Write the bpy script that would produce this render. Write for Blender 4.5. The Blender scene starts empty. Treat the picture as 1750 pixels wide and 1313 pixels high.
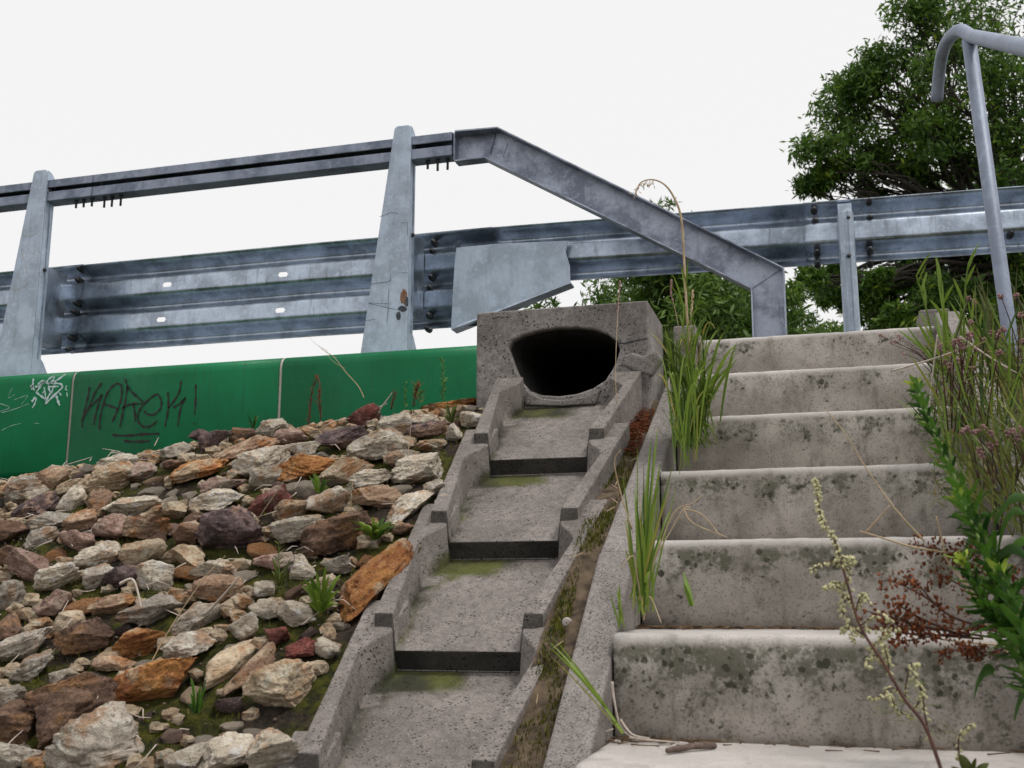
import bpy, math, random
import numpy as np
from mathutils import Vector, Matrix, noise as mn
random.seed(7); RNG = np.random.default_rng(7)
SC = bpy.context.scene
COL = SC.collection

# ------------------------------------------------------------------ camera
FPX, PITCH, YAW = 1893.7, 0.1963, 0.2752
cd = bpy.data.cameras.new('camera'); cam = bpy.data.objects.new('camera', cd); COL.objects.link(cam)
cam.location = (0, 0, 0); cam.rotation_euler = (math.pi/2 + PITCH, 0, YAW)
cd.sensor_width = 36; cd.lens = 36*FPX/1750; cd.clip_start = .02; cd.clip_end = 600
cd.dof.use_dof = True; cd.dof.focus_distance = 3.3; cd.dof.aperture_fstop = 11
SC.camera = cam

# ------------------------------------------------------------------ sky, sun, exposure
w = bpy.data.worlds.new('World'); SC.world = w; w.use_nodes = True
nt = w.node_tree; nt.nodes.clear()
SUN_EL, SUN_AZ = math.radians(66), math.radians(105)
sky = nt.nodes.new('ShaderNodeTexSky'); sky.sky_type = 'NISHITA'; sky.sun_disc = False
sky.sun_elevation = SUN_EL; sky.sun_rotation = SUN_AZ
mx = nt.nodes.new('ShaderNodeMix'); mx.data_type = 'RGBA'; mx.inputs['Factor'].default_value = .93
mx.inputs['B'].default_value = (9.0, 8.9, 8.8, 1)          # closed cloud cover
nt.links.new(sky.outputs[0], mx.inputs['A'])
bg = nt.nodes.new('ShaderNodeBackground'); bg.inputs['Strength'].default_value = .079
nt.links.new(mx.outputs['Result'], bg.inputs['Color'])
wo = nt.nodes.new('ShaderNodeOutputWorld'); nt.links.new(bg.outputs[0], wo.inputs['Surface'])
sl = bpy.data.lights.new('sun', 'SUN'); sl.energy = 1.5; sl.angle = math.radians(12); sl.color = (1, .96, .9)
so = bpy.data.objects.new('sun', sl); COL.objects.link(so)
sd = Vector((math.sin(SUN_AZ)*math.cos(SUN_EL), math.cos(SUN_AZ)*math.cos(SUN_EL), math.sin(SUN_EL)))
so.rotation_euler = sd.to_track_quat('Z', 'Y').to_euler(); so.location = (0, 0, 12)
SC.view_settings.view_transform = 'Standard'; SC.view_settings.look = 'None'
SC.view_settings.exposure = .45; SC.view_settings.gamma = 1
SC.render.engine = 'CYCLES'; SC.cycles.use_denoising = True
SC.cycles.max_bounces = 6; SC.cycles.diffuse_bounces = 3; SC.cycles.transparent_max_bounces = 4

# ------------------------------------------------------------------ survey helper: a point of the photo on a real plane
_F = Vector((-math.sin(YAW)*math.cos(PITCH), math.cos(YAW)*math.cos(PITCH), math.sin(PITCH)))
_R = _F.cross(Vector((0, 0, 1))).normalized(); _U = _R.cross(_F)
def ray(x, y): return _F + _R*((x-875)/FPX) + _U*((656.5-y)/FPX)
def at(x, y, Y):
    d = ray(x, y); return d*(Y/d.y)
def atx(x, y, X):
    d = ray(x, y); return d*(X/d.x)

# ------------------------------------------------------------------ node helpers
class NT:
    def __init__(s, name):
        s.m = bpy.data.materials.new(name); s.m.use_nodes = True
        s.t = s.m.node_tree; s.t.nodes.clear()
        s.out = s.n('ShaderNodeOutputMaterial')
        s.b = s.n('ShaderNodeBsdfPrincipled'); s.l(s.b.outputs[0], s.out.inputs[0])
        s.tc = s.n('ShaderNodeTexCoord'); s.oi = s.n('ShaderNodeObjectInfo')
        c = s.n('ShaderNodeVectorMath'); c.operation = 'SCALE'; c.inputs[0].default_value = (37, 19, 53)
        s.l(s.oi.outputs['Random'], c.inputs['Scale'])
        a = s.n('ShaderNodeVectorMath'); a.operation = 'ADD'
        s.l(s.tc.outputs['Object'], a.inputs[0]); s.l(c.outputs[0], a.inputs[1]); s.co = a.outputs[0]
        s.obj = s.tc.outputs['Object']
    def n(s, k, **kw):
        x = s.t.nodes.new(k)
        for a, b in kw.items(): setattr(x, a, b)
        return x
    def l(s, a, b): s.t.links.new(a, b)
    def stretch(s, v, co=None):
        m = s.n('ShaderNodeVectorMath', operation='MULTIPLY'); s.l(co or s.co, m.inputs[0]); m.inputs[1].default_value = v
        return m.outputs[0]
    def noise(s, sc, det=5, rough=.55, co=None, dist=0):
        x = s.n('ShaderNodeTexNoise'); x.inputs['Scale'].default_value = sc; x.inputs['Detail'].default_value = det
        x.inputs['Roughness'].default_value = rough; x.inputs['Distortion'].default_value = dist
        s.l(co or s.co, x.inputs['Vector']); return x.outputs['Fac']
    def voro(s, sc, co=None, feat='F1'):
        x = s.n('ShaderNodeTexVoronoi', feature=feat); x.inputs['Scale'].default_value = sc
        s.l(co or s.co, x.inputs['Vector']); return x.outputs['Distance']
    def n_add(s, co, f, k):
        x = s.n('ShaderNodeVectorMath', operation='SCALE'); x.inputs[0].default_value = (k, k, k); s.l(f, x.inputs['Scale'])
        y = s.n('ShaderNodeVectorMath', operation='ADD'); s.l(co, y.inputs[0]); s.l(x.outputs[0], y.inputs[1]); return y.outputs[0]
    def mr(s, v, a, b, c=0, d=1):
        x = s.n('ShaderNodeMapRange', interpolation_type='SMOOTHSTEP'); s.l(v, x.inputs['Value'])
        for k, q in zip(('From Min', 'From Max', 'To Min', 'To Max'), (a, b, c, d)): x.inputs[k].default_value = q
        return x.outputs[0]
    def math(s, op, a, b=None):
        x = s.n('ShaderNodeMath', operation=op)
        for i, v in enumerate((a, b)):
            if v is None: continue
            if isinstance(v, (int, float)): x.inputs[i].default_value = v
            else: s.l(v, x.inputs[i])
        return x.outputs[0]
    def mix(s, f, a, b):
        x = s.n('ShaderNodeMix', data_type='RGBA')
        if isinstance(f, (int, float)): x.inputs['Factor'].default_value = f
        else: s.l(f, x.inputs['Factor'])
        for k, v in (('A', a), ('B', b)):
            if isinstance(v, tuple): x.inputs[k].default_value = (*v[:3], 1)
            else: s.l(v, x.inputs[k])
        return x.outputs['Result']
    def hsv(s, col, v):
        x = s.n('ShaderNodeHueSaturation'); s.l(col, x.inputs['Color']); s.l(v, x.inputs['Value']); return x.outputs[0]
    def bump(s, h, dist, st=1, prev=None):
        x = s.n('ShaderNodeBump'); x.inputs['Distance'].default_value = dist; x.inputs['Strength'].default_value = st
        s.l(h, x.inputs['Height'])
        if prev: s.l(prev, x.inputs['Normal'])
        return x.outputs[0]
    def attr(s, name):
        x = s.n('ShaderNodeAttribute', attribute_type='OBJECT', attribute_name=name); return x.outputs['Fac']
    def xyz(s, co=None):
        x = s.n('ShaderNodeSeparateXYZ'); s.l(co or s.obj, x.inputs[0]); return x.outputs
    def done(s, col, rough=.85, nrm=None, metal=0, spec=.3):
        if isinstance(col, tuple): s.b.inputs['Base Color'].default_value = (*col[:3], 1)
        else: s.l(col, s.b.inputs['Base Color'])
        if isinstance(rough, (int, float)): s.b.inputs['Roughness'].default_value = rough
        else: s.l(rough, s.b.inputs['Roughness'])
        s.b.inputs['Metallic'].default_value = metal; s.b.inputs['Specular IOR Level'].default_value = spec
        if nrm: s.l(nrm, s.b.inputs['Normal'])
        return s.m

def m_step():
    s = NT('weathered_step_concrete')
    n1 = s.noise(5, 6); n2 = s.noise(26, 6, .65); n3 = s.noise(150, 3)
    c = s.mix(s.mr(n1, .3, .7), (.31, .282, .252), (.54, .50, .458))
    c = s.mix(s.mr(n2, .42, .72, 0, .5), c, (.19, .17, .145))
    st = s.noise(9, 5, .6, s.stretch((3, 1, .7)))
    c = s.mix(s.mr(st, .5, .75, 0, .4), c, (.46, .43, .41))
    st2 = s.noise(14, 6, .65, s.stretch((2.2, 1, .45))); c = s.mix(s.mr(st2, .52, .72, 0, .6), c, (.13, .115, .09))
    fs = s.noise(260, 2, .5); c = s.mix(s.mr(fs, .34, .44, .5, 0), c, (.09, .08, .07))
    z = s.xyz()[2]
    g = s.attr('growth')
    # dark algae below the nosing, in blotches
    top = s.mr(z, -.115, -.012); cap = s.mr(z, -.012, 0.002, 1, 0)
    bl = s.noise(19, 9, .66, dist=.25); bl2 = s.noise(95, 5, .65)
    k = s.math('ADD', s.math('MULTIPLY', bl, 1.), s.math('MULTIPLY', bl2, .5))
    k = s.math('ADD', k, s.math('MULTIPLY', top, .19)); k = s.math('ADD', k, s.math('MULTIPLY', g, .16))
    m = s.math('MULTIPLY', s.mr(k, 1.01, 1.10), cap)
    soft = s.math('MULTIPLY', s.mr(k, .90, 1.12), cap)
    c = s.mix(s.math('MULTIPLY', soft, .55), c, (.10, .098, .062))
    spv = s.voro(62, s.n_add(s.co, s.noise(40, 3), .012)); sz = s.mr(s.noise(24, 4, .6), .3, .75, .08, .52)
    dots = s.mr(s.math('SUBTRACT', sz, spv), -.04, .05)
    m2 = s.math('MULTIPLY', s.math('MULTIPLY', dots, s.mr(k, .93, 1.03)), cap)
    c = s.mix(s.math('MULTIPLY', m2, .82), c, (.035, .038, .024))
    c = s.mix(s.math('MULTIPLY', m, .45), c, (.045, .046, .028))
    # soil splashed along the foot of the riser
    ft = s.mr(s.math('ADD', z, s.math('MULTIPLY', n2, .05)), -.148, -.105, 1, 0)
    c = s.mix(s.math('MULTIPLY', ft, .8), c, (.05, .045, .028))
    pit = s.mr(s.voro(85), .06, .14, 1, 0); pm = s.math('MULTIPLY', pit, s.mr(s.noise(7), .5, .62))
    c = s.mix(s.math('MULTIPLY', pm, .8), c, (.07, .065, .05))
    # paler along the rim and tread
    rim = s.mr(z, -.006, .006)
    c = s.mix(s.math('MULTIPLY', rim, s.mr(n2, .25, .6, .2, .6)), c, (.47, .44, .43))
    h = s.math('SUBTRACT', s.math('ADD', s.math('MULTIPLY', n2, .6), s.math('MULTIPLY', n3, .25)), s.math('MULTIPLY', pm, 1.))
    return s.done(c, .9, s.bump(h, .004, .6))

def m_chute(name, a, b, moss=1.0, scale=1.0):
    s = NT(name)
    n1 = s.noise(6, 6); n2 = s.noise(60*scale, 6, .7); n3 = s.noise(240, 3)
    c = s.mix(s.mr(n1, .3, .7), a, b)
    c = s.mix(s.mr(n2, .35, .7, 0, .7), c, tuple(x*.62 for x in a))
    c = s.mix(s.mr(n3, .58, .7, 0, .55), c, (.42, .39, .37))
    v = s.voro(105*scale, s.stretch((1, 1.7, 1))); pk = s.mr(s.noise(26, 4), .44, .54)
    pit = s.math('MULTIPLY', s.mr(v, .16, .30, 1, 0), pk)
    c = s.mix(s.math('MULTIPLY', pit, .9), c, (.03, .027, .024))
    gr = s.noise(330, 2, .5); c = s.mix(s.mr(gr, .35, .5, .5, 0), c, (.06, .053, .048))
    if moss:
        at_ = s.n('ShaderNodeAttribute', attribute_type='GEOMETRY', attribute_name='moss').outputs['Fac']  # mask holds moss and also painted shade in the floor corners
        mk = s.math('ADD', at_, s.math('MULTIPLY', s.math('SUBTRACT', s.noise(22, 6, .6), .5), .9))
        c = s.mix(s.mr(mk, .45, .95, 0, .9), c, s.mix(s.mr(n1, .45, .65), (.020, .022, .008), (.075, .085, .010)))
        dm = s.n('ShaderNodeAttribute', attribute_type='GEOMETRY', attribute_name='damp_shade').outputs['Fac']
        c = s.mix(s.math('MULTIPLY', dm, s.mr(n1, .3, .7, .72, .97)), c, (.012, .012, .010))  # damp algae and undercut shade together, painted near-black
    h = s.math('SUBTRACT', s.math('ADD', s.math('MULTIPLY', n2, .5), s.math('MULTIPLY', n3, .35)), s.math('MULTIPLY', pit, 1.3))
    return s.done(c, .93, s.bump(h, .0035, .75))

def m_galv(name, a, b, rough=.5, metal=.55, grime=.4):
    s = NT(name)
    n1 = s.noise(7, 6, .6); n2 = s.noise(38, 5, .6, dist=.6); v = s.voro(75); st = s.noise(16, 5, .6, s.stretch((3, 3, .35)))
    c = s.mix(s.mr(n1, .38, .62), a, b)
    c = s.mix(s.mr(n2, .5, .72, 0, .35), c, tuple(min(1, x*1.35) for x in b))
    c = s.mix(s.mr(v, .1, .5, .16, 0), c, tuple(x*.6 for x in a))
    c = s.mix(s.mr(st, .52, .75, 0, grime), c, (.12, .11, .11))
    return s.done(c, s.mr(n1, .2, .8, rough-.08, rough+.14), s.bump(s.math('ADD', n2, s.math('MULTIPLY', v, .3)), .0012, .35), metal, .5)

def m_green():
    s = NT('green_enamel_paint')
    n = s.noise(3, 5); n2 = s.noise(60, 4)
    c = s.mix(s.mr(n, .3, .7), (.0003, .12, .042), (.0005, .165, .062))
    st = s.noise(14, 5, .6, s.stretch((2.5, 1, .25)))
    c = s.mix(s.mr(st, .55, .8, 0, .35), c, (.004, .07, .04))
    c = s.mix(s.mr(s.voro(16), .02, .028, .5, 0), c, (.4, .42, .4))
    dr = s.noise(30, 6, .65, s.stretch((3, 1, .12))); c = s.mix(s.mr(dr, .56, .72, 0, .5), c, (.02, .055, .03))

    x = s.done(c, s.mr(n2, .3, .7, .42, .55), s.bump(n2, .0008, .3), 0, .22); return x

ROCK = {
 'pale':   ((.74, .655, .53), (.50, .42, .33), (.46, .27, .15)),
 'cream':  ((.70, .57, .41), (.50, .355, .23), (.48, .22, .085)),
 'grey':   ((.60, .53, .445), (.38, .325, .27), (.40, .24, .14)),
 'tan':    ((.52, .38, .26), (.34, .21, .14), (.42, .19, .07)),
 'pink':   ((.48, .33, .27), (.29, .17, .135), (.55, .46, .38)),
 'orange': ((.54, .25, .08), (.34, .125, .045), (.62, .50, .35)),
 'brown':  ((.29, .175, .115), (.14, .085, .065), (.42, .23, .11)),
 'purple': ((.19, .13, .125), (.085, .062, .064), (.46, .30, .22)),
 'red':    ((.30, .09, .07), (.17, .065, .055), (.46, .35, .29)),
}
def m_rock(name, cs):
    s = NT('stone_'+name)
    n1 = s.noise(17, 7, .62, dist=.5); n2 = s.noise(38, 8, .7); n3 = s.noise(120, 6, .7); n4 = s.noise(12, 5, .6)
    lay = s.noise(20, 7, .65, s.stretch((1, 1, 3.4)), .7)
    c = s.mix(s.mr(n1, .38, .62), cs[0], cs[1])
    c = s.mix(s.mr(n4, .52, .62, 0, .85), c, cs[2])
    c = s.mix(s.mr(n2, .54, .62, 0, .6), c, tuple(min(.74, x*1.35+.06) for x in cs[0]))
    cr = s.mr(lay, .44, .5, 1, 0)
    c = s.mix(s.mr(n2, .30, .43, .85, 0), c, tuple(x*.3 for x in cs[1]))
    c = s.mix(s.math('MULTIPLY', cr, .22), c, tuple(x*.4 for x in cs[1]))
    c = s.mix(s.mr(n3, .34, .47, .75, 0), c, tuple(x*.3 for x in cs[1]))
    sp = s.xyz(s.tc.outputs['Normal'])[2]
    c = s.hsv(c, s.mr(s.oi.outputs['Random'], 0, 1, .82, 1.2))
    h = s.math('ADD', s.math('ADD', s.math('MULTIPLY', lay, .9), s.math('MULTIPLY', n2, .9)), s.math('MULTIPLY', n3, .35))
    return s.done(c, .92, s.bump(h, .020, 1.0))

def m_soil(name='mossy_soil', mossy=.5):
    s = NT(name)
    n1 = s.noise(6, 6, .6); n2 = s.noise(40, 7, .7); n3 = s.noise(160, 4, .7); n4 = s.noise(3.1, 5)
    c = s.mix(s.mr(n2, .35, .65), (.014, .010, .007), (.05, .036, .025))  # soil colour darkened to add shade in the joints between stones
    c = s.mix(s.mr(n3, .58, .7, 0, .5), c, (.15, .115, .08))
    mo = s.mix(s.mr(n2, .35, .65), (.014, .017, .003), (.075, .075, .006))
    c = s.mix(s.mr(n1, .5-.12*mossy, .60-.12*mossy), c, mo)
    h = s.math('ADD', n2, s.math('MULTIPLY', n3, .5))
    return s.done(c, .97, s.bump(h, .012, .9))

def m_plain(name, a, b, rough=.7, sc=30, bumpd=.002, trans=0):
    s = NT(name)
    n = s.noise(sc, 5, .6)
    c = s.mix(s.mr(n, .3, .7), a, b)
    c = s.hsv(c, s.mr(s.oi.outputs['Random'], 0, 1, .85, 1.2))
    m = s.done(c, rough, s.bump(n, bumpd, .4))
    if trans:
        tr = s.n('ShaderNodeBsdfTranslucent'); s.l(c, tr.inputs['Color'])
        mxs = s.n('ShaderNodeMixShader'); mxs.inputs[0].default_value = trans
        s.l(s.b.outputs[0], mxs.inputs[1]); s.l(tr.outputs[0], mxs.inputs[2]); s.l(mxs.outputs[0], s.out.inputs[0])
    return m

def m_leaf(name, dark, light, tip, trans=.3):
    """leaves vary one by one through the face attribute 'var'"""
    s = NT(name)
    a = s.n('ShaderNodeAttribute', attribute_type='GEOMETRY', attribute_name='var').outputs['Fac']
    c = s.mix(s.mr(a, 0, .75), dark, light); c = s.mix(s.mr(a, .85, 1), c, tip)
    m = s.done(c, .5, None, 0, .35)
    tr = s.n('ShaderNodeBsdfTranslucent'); s.l(c, tr.inputs['Color'])
    mxs = s.n('ShaderNodeMixShader'); mxs.inputs[0].default_value = trans
    s.l(s.b.outputs[0], mxs.inputs[1]); s.l(tr.outputs[0], mxs.inputs[2]); s.l(mxs.outputs[0], s.out.inputs[0])
    return m

M = dict(
 step=m_step(),
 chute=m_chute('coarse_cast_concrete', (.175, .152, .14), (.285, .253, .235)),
 kerb=m_chute('kerb_concrete', (.22, .197, .185), (.31, .28, .265), 0, 1.5),
 head=m_chute('headwall_concrete', (.17, .152, .143), (.38, .35, .335), 0, .9),
 pipe=m_plain('shade_dark_pipe_concrete', (.018, .018, .018), (.04, .038, .036), .85),  # near-black: the shade inside the pipe is put into its colour
 green=m_green(), joint=m_plain('joint_sealant', (.42, .38, .35), (.55, .50, .46), .8, 60),
 post=m_galv('galvanised_post_steel', (.33, .39, .47), (.48, .56, .68), .5, .3, .25),
 beam=m_galv('galvanised_beam_steel', (.28, .325, .385), (.50, .57, .68), .32, .85, .5),
 rail=m_galv('galvanised_rail_steel', (.13, .155, .21), (.29, .325, .41), .42, .5, .45),
 arm=m_galv('galvanised_end_steel', (.16, .18, .235), (.42, .46, .56), .45, .45, .4),
 pipe_steel=m_galv('handrail_tube_steel', (.19, .22, .29), (.27, .31, .40), .55, .3, .2),
 bolt=m_plain('dark_bolt_steel', (.03, .03, .035), (.07, .07, .08), .5),
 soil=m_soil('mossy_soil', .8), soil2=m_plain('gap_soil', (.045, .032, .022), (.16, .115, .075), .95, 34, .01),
 road=m_plain('old_asphalt', (.05, .05, .05), (.075, .073, .07), .9, 80),
 deck=m_plain('deck_concrete', (.25, .24, .23), (.33, .31, .30), .9, 8),
 ink=m_plain('black_marker_ink', (.012, .011, .012), (.03, .02, .02), .7),
 white=m_plain('white_spray_paint', (.42, .58, .60), (.62, .72, .72), .8, 90),
 grime=m_plain('black_grime', (.03, .035, .045), (.09, .10, .12), .8, 60),
 rust=m_plain('rust', (.16, .08, .05), (.26, .15, .10), .9, 60),
 grass=m_leaf('grass_blade', (.035, .09, .010), (.20, .30, .04), (.38, .32, .08), .35),
 straw=m_plain('dry_straw', (.38, .28, .17), (.58, .45, .30), .8, 30),
 twig=m_plain('twig_bark', (.07, .05, .04), (.16, .12, .10), .9, 60),
 paletwig=m_plain('bleached_twig', (.38, .32, .27), (.55, .48, .42), .85, 60),
 stemred=m_plain('reddish_stem', (.05, .022, .02), (.11, .05, .035), .6, 30),
 stemgreen=m_plain('green_stem', (.10, .17, .04), (.18, .26, .07), .6, 30, .001, .15),
 rustseed=m_plain('rust_seed_husk', (.11, .032, .014), (.30, .095, .035), .85, 50, .002, .2),
 bud=m_plain('cream_bud', (.42, .42, .22), (.66, .62, .38), .7, 60, .001, .2),
 pink=m_plain('faded_pink_clover', (.34, .19, .18), (.52, .33, .31), .9, 90, .003, .2),
 herb=m_leaf('herb_leaf', (.012, .05, .006), (.10, .23, .025), (.45, .55, .07), .3),
 weed=m_leaf('weed_leaf', (.05, .055, .015), (.14, .17, .03), (.34, .22, .09), .35),
 treeleaf=m_leaf('tree_leaf', (.03, .075, .012), (.11, .21, .025), (.30, .36, .03), .35),
 willow=m_leaf('willow_leaf', (.035, .085, .010), (.12, .21, .03), (.24, .30, .08), .32),
 bark=m_plain('tree_bark', (.035, .03, .026), (.08, .068, .055), .95, 20, .01),
 dryleaf=m_plain('dry_leaf', (.08, .05, .03), (.22, .14, .08), .85, 40, .001, .1),
)
for k, cs in ROCK.items(): M['rock_'+k] = m_rock(k, cs)

# ------------------------------------------------------------------ mesh helpers
class MB:
    def __init__(s): s.v = []; s.f = []; s.var = []; s.sm = []
    def add(s, vs, fs, var=.5, smooth=False):
        o = len(s.v); s.v.extend([tuple(p) for p in vs]); s.f.extend([tuple(i+o for i in f) for f in fs])
        s.var.extend([var]*len(fs)); s.sm.extend([smooth]*len(fs))
    def box(s, a, b):
        (x0, y0, z0), (x1, y1, z1) = a, b
        s.add([(x0,y0,z0),(x1,y0,z0),(x1,y1,z0),(x0,y1,z0),(x0,y0,z1),(x1,y0,z1),(x1,y1,z1),(x0,y1,z1)],
              [(0,3,2,1),(4,5,6,7),(0,1,5,4),(1,2,6,5),(2,3,7,6),(3,0,4,7)])
    def prism(s, poly, a, b, axis='y', smooth=False):
        """polygon in the plane across `axis`, given thickness from a to b"""
        n = len(poly)
        mk = (lambda p, q: (p[0], q, p[1])) if axis == 'y' else (lambda p, q: (q, p[0], p[1]))
        vs = [mk(p, a) for p in poly] + [mk(p, b) for p in poly]
        fs = [tuple(range(n)), tuple(range(2*n-1, n-1, -1))] + [(i, i+n, (i+1) % n+n, (i+1) % n) for i in range(n)]
        s.add(vs, fs, .5, smooth)
    def tube(s, pts, rad, sides=8, var=.5, caps=True):
        pts = [Vector(p) for p in pts]; n = len(pts)
        if isinstance(rad, (int, float)): rad = [rad]*n
        vs = []; up = None
        for i, p in enumerate(pts):
            t = (pts[min(i+1, n-1)]-pts[max(i-1, 0)])
            t = t.normalized() if t.length > 1e-9 else Vector((0, 0, 1))
            if up is None: up = Vector((0, 0, 1)) if abs(t.z) < .9 else Vector((0, 1, 0))
            a = t.cross(up); a = a.normalized() if a.length > 1e-6 else Vector((1, 0, 0)); b = a.cross(t); up = b
            for k in range(sides):
                q = 2*math.pi*k/sides
                vs.append(p + a*(math.cos(q)*rad[i]) + b*(math.sin(q)*rad[i]))
        fs = [(i*sides+k, i*sides+(k+1) % sides, (i+1)*sides+(k+1) % sides, (i+1)*sides+k) for i in range(n-1) for k in range(sides)]
        if caps: fs += [tuple(range(sides-1, -1, -1)), tuple(range((n-1)*sides, n*sides))]
        s.add(vs, fs, var, True)
    def ribbon(s, pts, wid, side, var=.5, fold=.25):
        """leaf blade with a shallow fold along the midrib"""
        n = len(pts); vs = []
        for i in range(n):
            p = Vector(pts[i]); t = (Vector(pts[min(i+1, n-1)])-Vector(pts[max(i-1, 0)])).normalized()
            sv = side - t*side.dot(t); sv = sv.normalized() if sv.length > 1e-6 else Vector((1, 0, 0)); nv = sv.cross(t)
            ww = wid[i] if not isinstance(wid, (int, float)) else wid*math.sin(math.pi*min(.98, .12+.86*(i/(n-1))))**.7
            vs += [p-sv*ww/2, p-nv*ww*fold, p+sv*ww/2]
        fs = []
        for i in range(n-1):
            a = 3*i; fs += [(a, a+1, a+4, a+3), (a+1, a+2, a+5, a+4)]
        s.add(vs, fs, var, True)
    def blob(s, c, r, var=.5, rot=None):
        """small eight-cornered seed or bud"""
        t = [(0,0,1),(0,0,-1)] + [(math.cos(q), math.sin(q), zz) for zz in (.45, -.45) for q in (0, 1.57, 3.14, 4.71)]
        vs = []
        for p in t:
            k = .85 if abs(p[2]) < .9 else 1
            v = Vector((p[0]*r[0]*k, p[1]*r[1]*k, p[2]*r[2]))
            if rot is not None: v = rot @ v
            vs.append(Vector(c)+v)
        fs = [(0,2+i,2+(i+1)%4) for i in range(4)] + [(1,6+(i+1)%4,6+i) for i in range(4)] + [(2+i,6+i,6+(i+1)%4,2+(i+1)%4) for i in range(4)]
        s.add(vs, fs, var, True)
    def build(s, name, mat, parent=None, link=True, origin=None):
        me = bpy.data.meshes.new(name)
        vs = s.v
        if origin is not None: vs = [(p[0]-origin[0], p[1]-origin[1], p[2]-origin[2]) for p in vs]
        me.from_pydata(vs, [], s.f); me.materials.append(mat)
        me.attributes.new('var', 'FLOAT', 'FACE').data.foreach_set('value', np.array(s.var, dtype=np.float32))
        me.polygons.foreach_set('use_smooth', s.sm); me.update()
        o = bpy.data.objects.new(name, me)
        if link: COL.objects.link(o)
        if origin is not None: o.location = origin
        if parent: o.parent = parent
        return o

def tag(o, label=None, cat=None, group=None, kind=None):
    if label: o['label'] = label
    if cat: o['category'] = cat
    if group: o['group'] = group
    if kind: o['kind'] = kind
    return o
def empty(name, label, cat, loc=(0, 0, 0), group=None):
    o = bpy.data.objects.new(name, None); COL.objects.link(o); o.empty_display_size = .1; o.location = loc
    return tag(o, label, cat, group)
def struct(o): o['kind'] = 'structure'; return o
def part(mb, name, mat, parent):
    """a part whose own origin is its parent's"""
    return mb.build(name, mat, parent)
def copy_of(o, loc=None, parent=None):
    c = o.copy(); COL.objects.link(c)
    if loc is not None: c.location = loc
    if parent is not None: c.parent = parent
    return c
def bevel(o, w_=.004, seg=2):
    m = o.modifiers.new('bevel', 'BEVEL'); m.width = w_; m.segments = seg; m.limit_method = 'ANGLE'; m.angle_limit = .6
def rnd(a, b): return random.uniform(a, b)
def smooth(a, b, x):
    t = min(1, max(0, (x-a)/(b-a))); return t*t*(3-2*t)
def jit(p, s): return Vector(p)+Vector((rnd(-s, s), rnd(-s, s), rnd(-s, s)))

# ------------------------------------------------------------------ the lie of the land
RUN, RISE, Y0, Z0 = .301, .17, 1.5565, -.2314
XL, XR = -.350, .335
def stair_z(Y): return Z0 + (Y-Y0)*RISE/RUN
def crest_z(X):
    xs = [-9, -4.2, -3.4, -2.9, -2.5, -2.25, -1.9, -1.55, -1.2, -.9, 9]
    zs = [-1.2, -.62, -.2, .06, .235, .33, .41, .48, .525, .54, .54]
    return float(np.interp(X, xs, zs))
def ground(X, Y):
    """stone slope on the left, plant bank on the right"""
    if X < -.3:
        s = .72*Y - 1.497; c = crest_z(X) + max(0, Y-2.9)*.03
        z = min(s, c) - .03*math.exp(-abs(s-c)/.06)
    else:
        s = .565*(Y-Y0) + Z0 - .02; z = min(s, .80 + .02*(Y-3.3))
    z = max(z, -1.05 - .02*max(0, -Y))
    return z

# ground sheet out to the horizon, and the finer slopes lying on it
g = MB()
xs = [-300, -60, -20, -9, -6, -4.5, -3.6, -3, -2.4, -1.8, -1.2, -.92, -.30, .34, .9, 1.5, 2.5, 4, 8, 20, 60, 300]
ys = [-200, -40, -10, -3, 0, .4, .9, 1.5, 2.1, 2.6, 2.95, 3.3, 3.7, 4.3, 4.9, 5.6, 12, 15, 22, 60, 300]
for Y in ys:
    for X in xs:
        z = ground(X, Y) - (.34 if -1 < X < .5 else .12)
        if Y > 3.4: z = min(z, .78) if X > -1.2 else z
        if Y > 4 and X > -1.3: z = min(1.0, .7 + (Y-3.4)*.2)
        if X < -1.3 and Y > 4: z = min(z, .3 + .1*(X+1.3))
        if Y > 14: z = .4 if Y < 40 else .2
        g.v.append((X, Y, z))
W_ = len(xs)
for j in range(len(ys)-1):
    for i in range(W_-1):
        g.f.append((j*W_+i, j*W_+i+1, (j+1)*W_+i+1, (j+1)*W_+i)); g.var.append(.5); g.sm.append(True)
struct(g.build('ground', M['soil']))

def patch(name, x0, x1, y0, y1, step, amp, mat, zf=ground, off=0):
    p = MB(); nx = int((x1-x0)/step)+1; ny = int((y1-y0)/step)+1
    for j in range(ny):
        for i in range(nx):
            X = x0+(x1-x0)*i/(nx-1); Y = y0+(y1-y0)*j/(ny-1)
            z = zf(X, Y)+off+amp*(mn.fractal(Vector((X*9, Y*9, 3)), 1, 2, 4))
            p.v.append((X, Y, z))
    for j in range(ny-1):
        for i in range(nx-1):
            p.f.append((j*nx+i, j*nx+i+1, (j+1)*nx+i+1, (j+1)*nx+i)); p.var.append(.5); p.sm.append(True)
    return p.build(name, mat)
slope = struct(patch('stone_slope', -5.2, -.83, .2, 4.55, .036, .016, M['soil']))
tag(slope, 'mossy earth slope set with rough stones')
bank = struct(patch('plant_bank', .41, 3.2, .2, 4.2, .05, .03, M['soil']))

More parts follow.
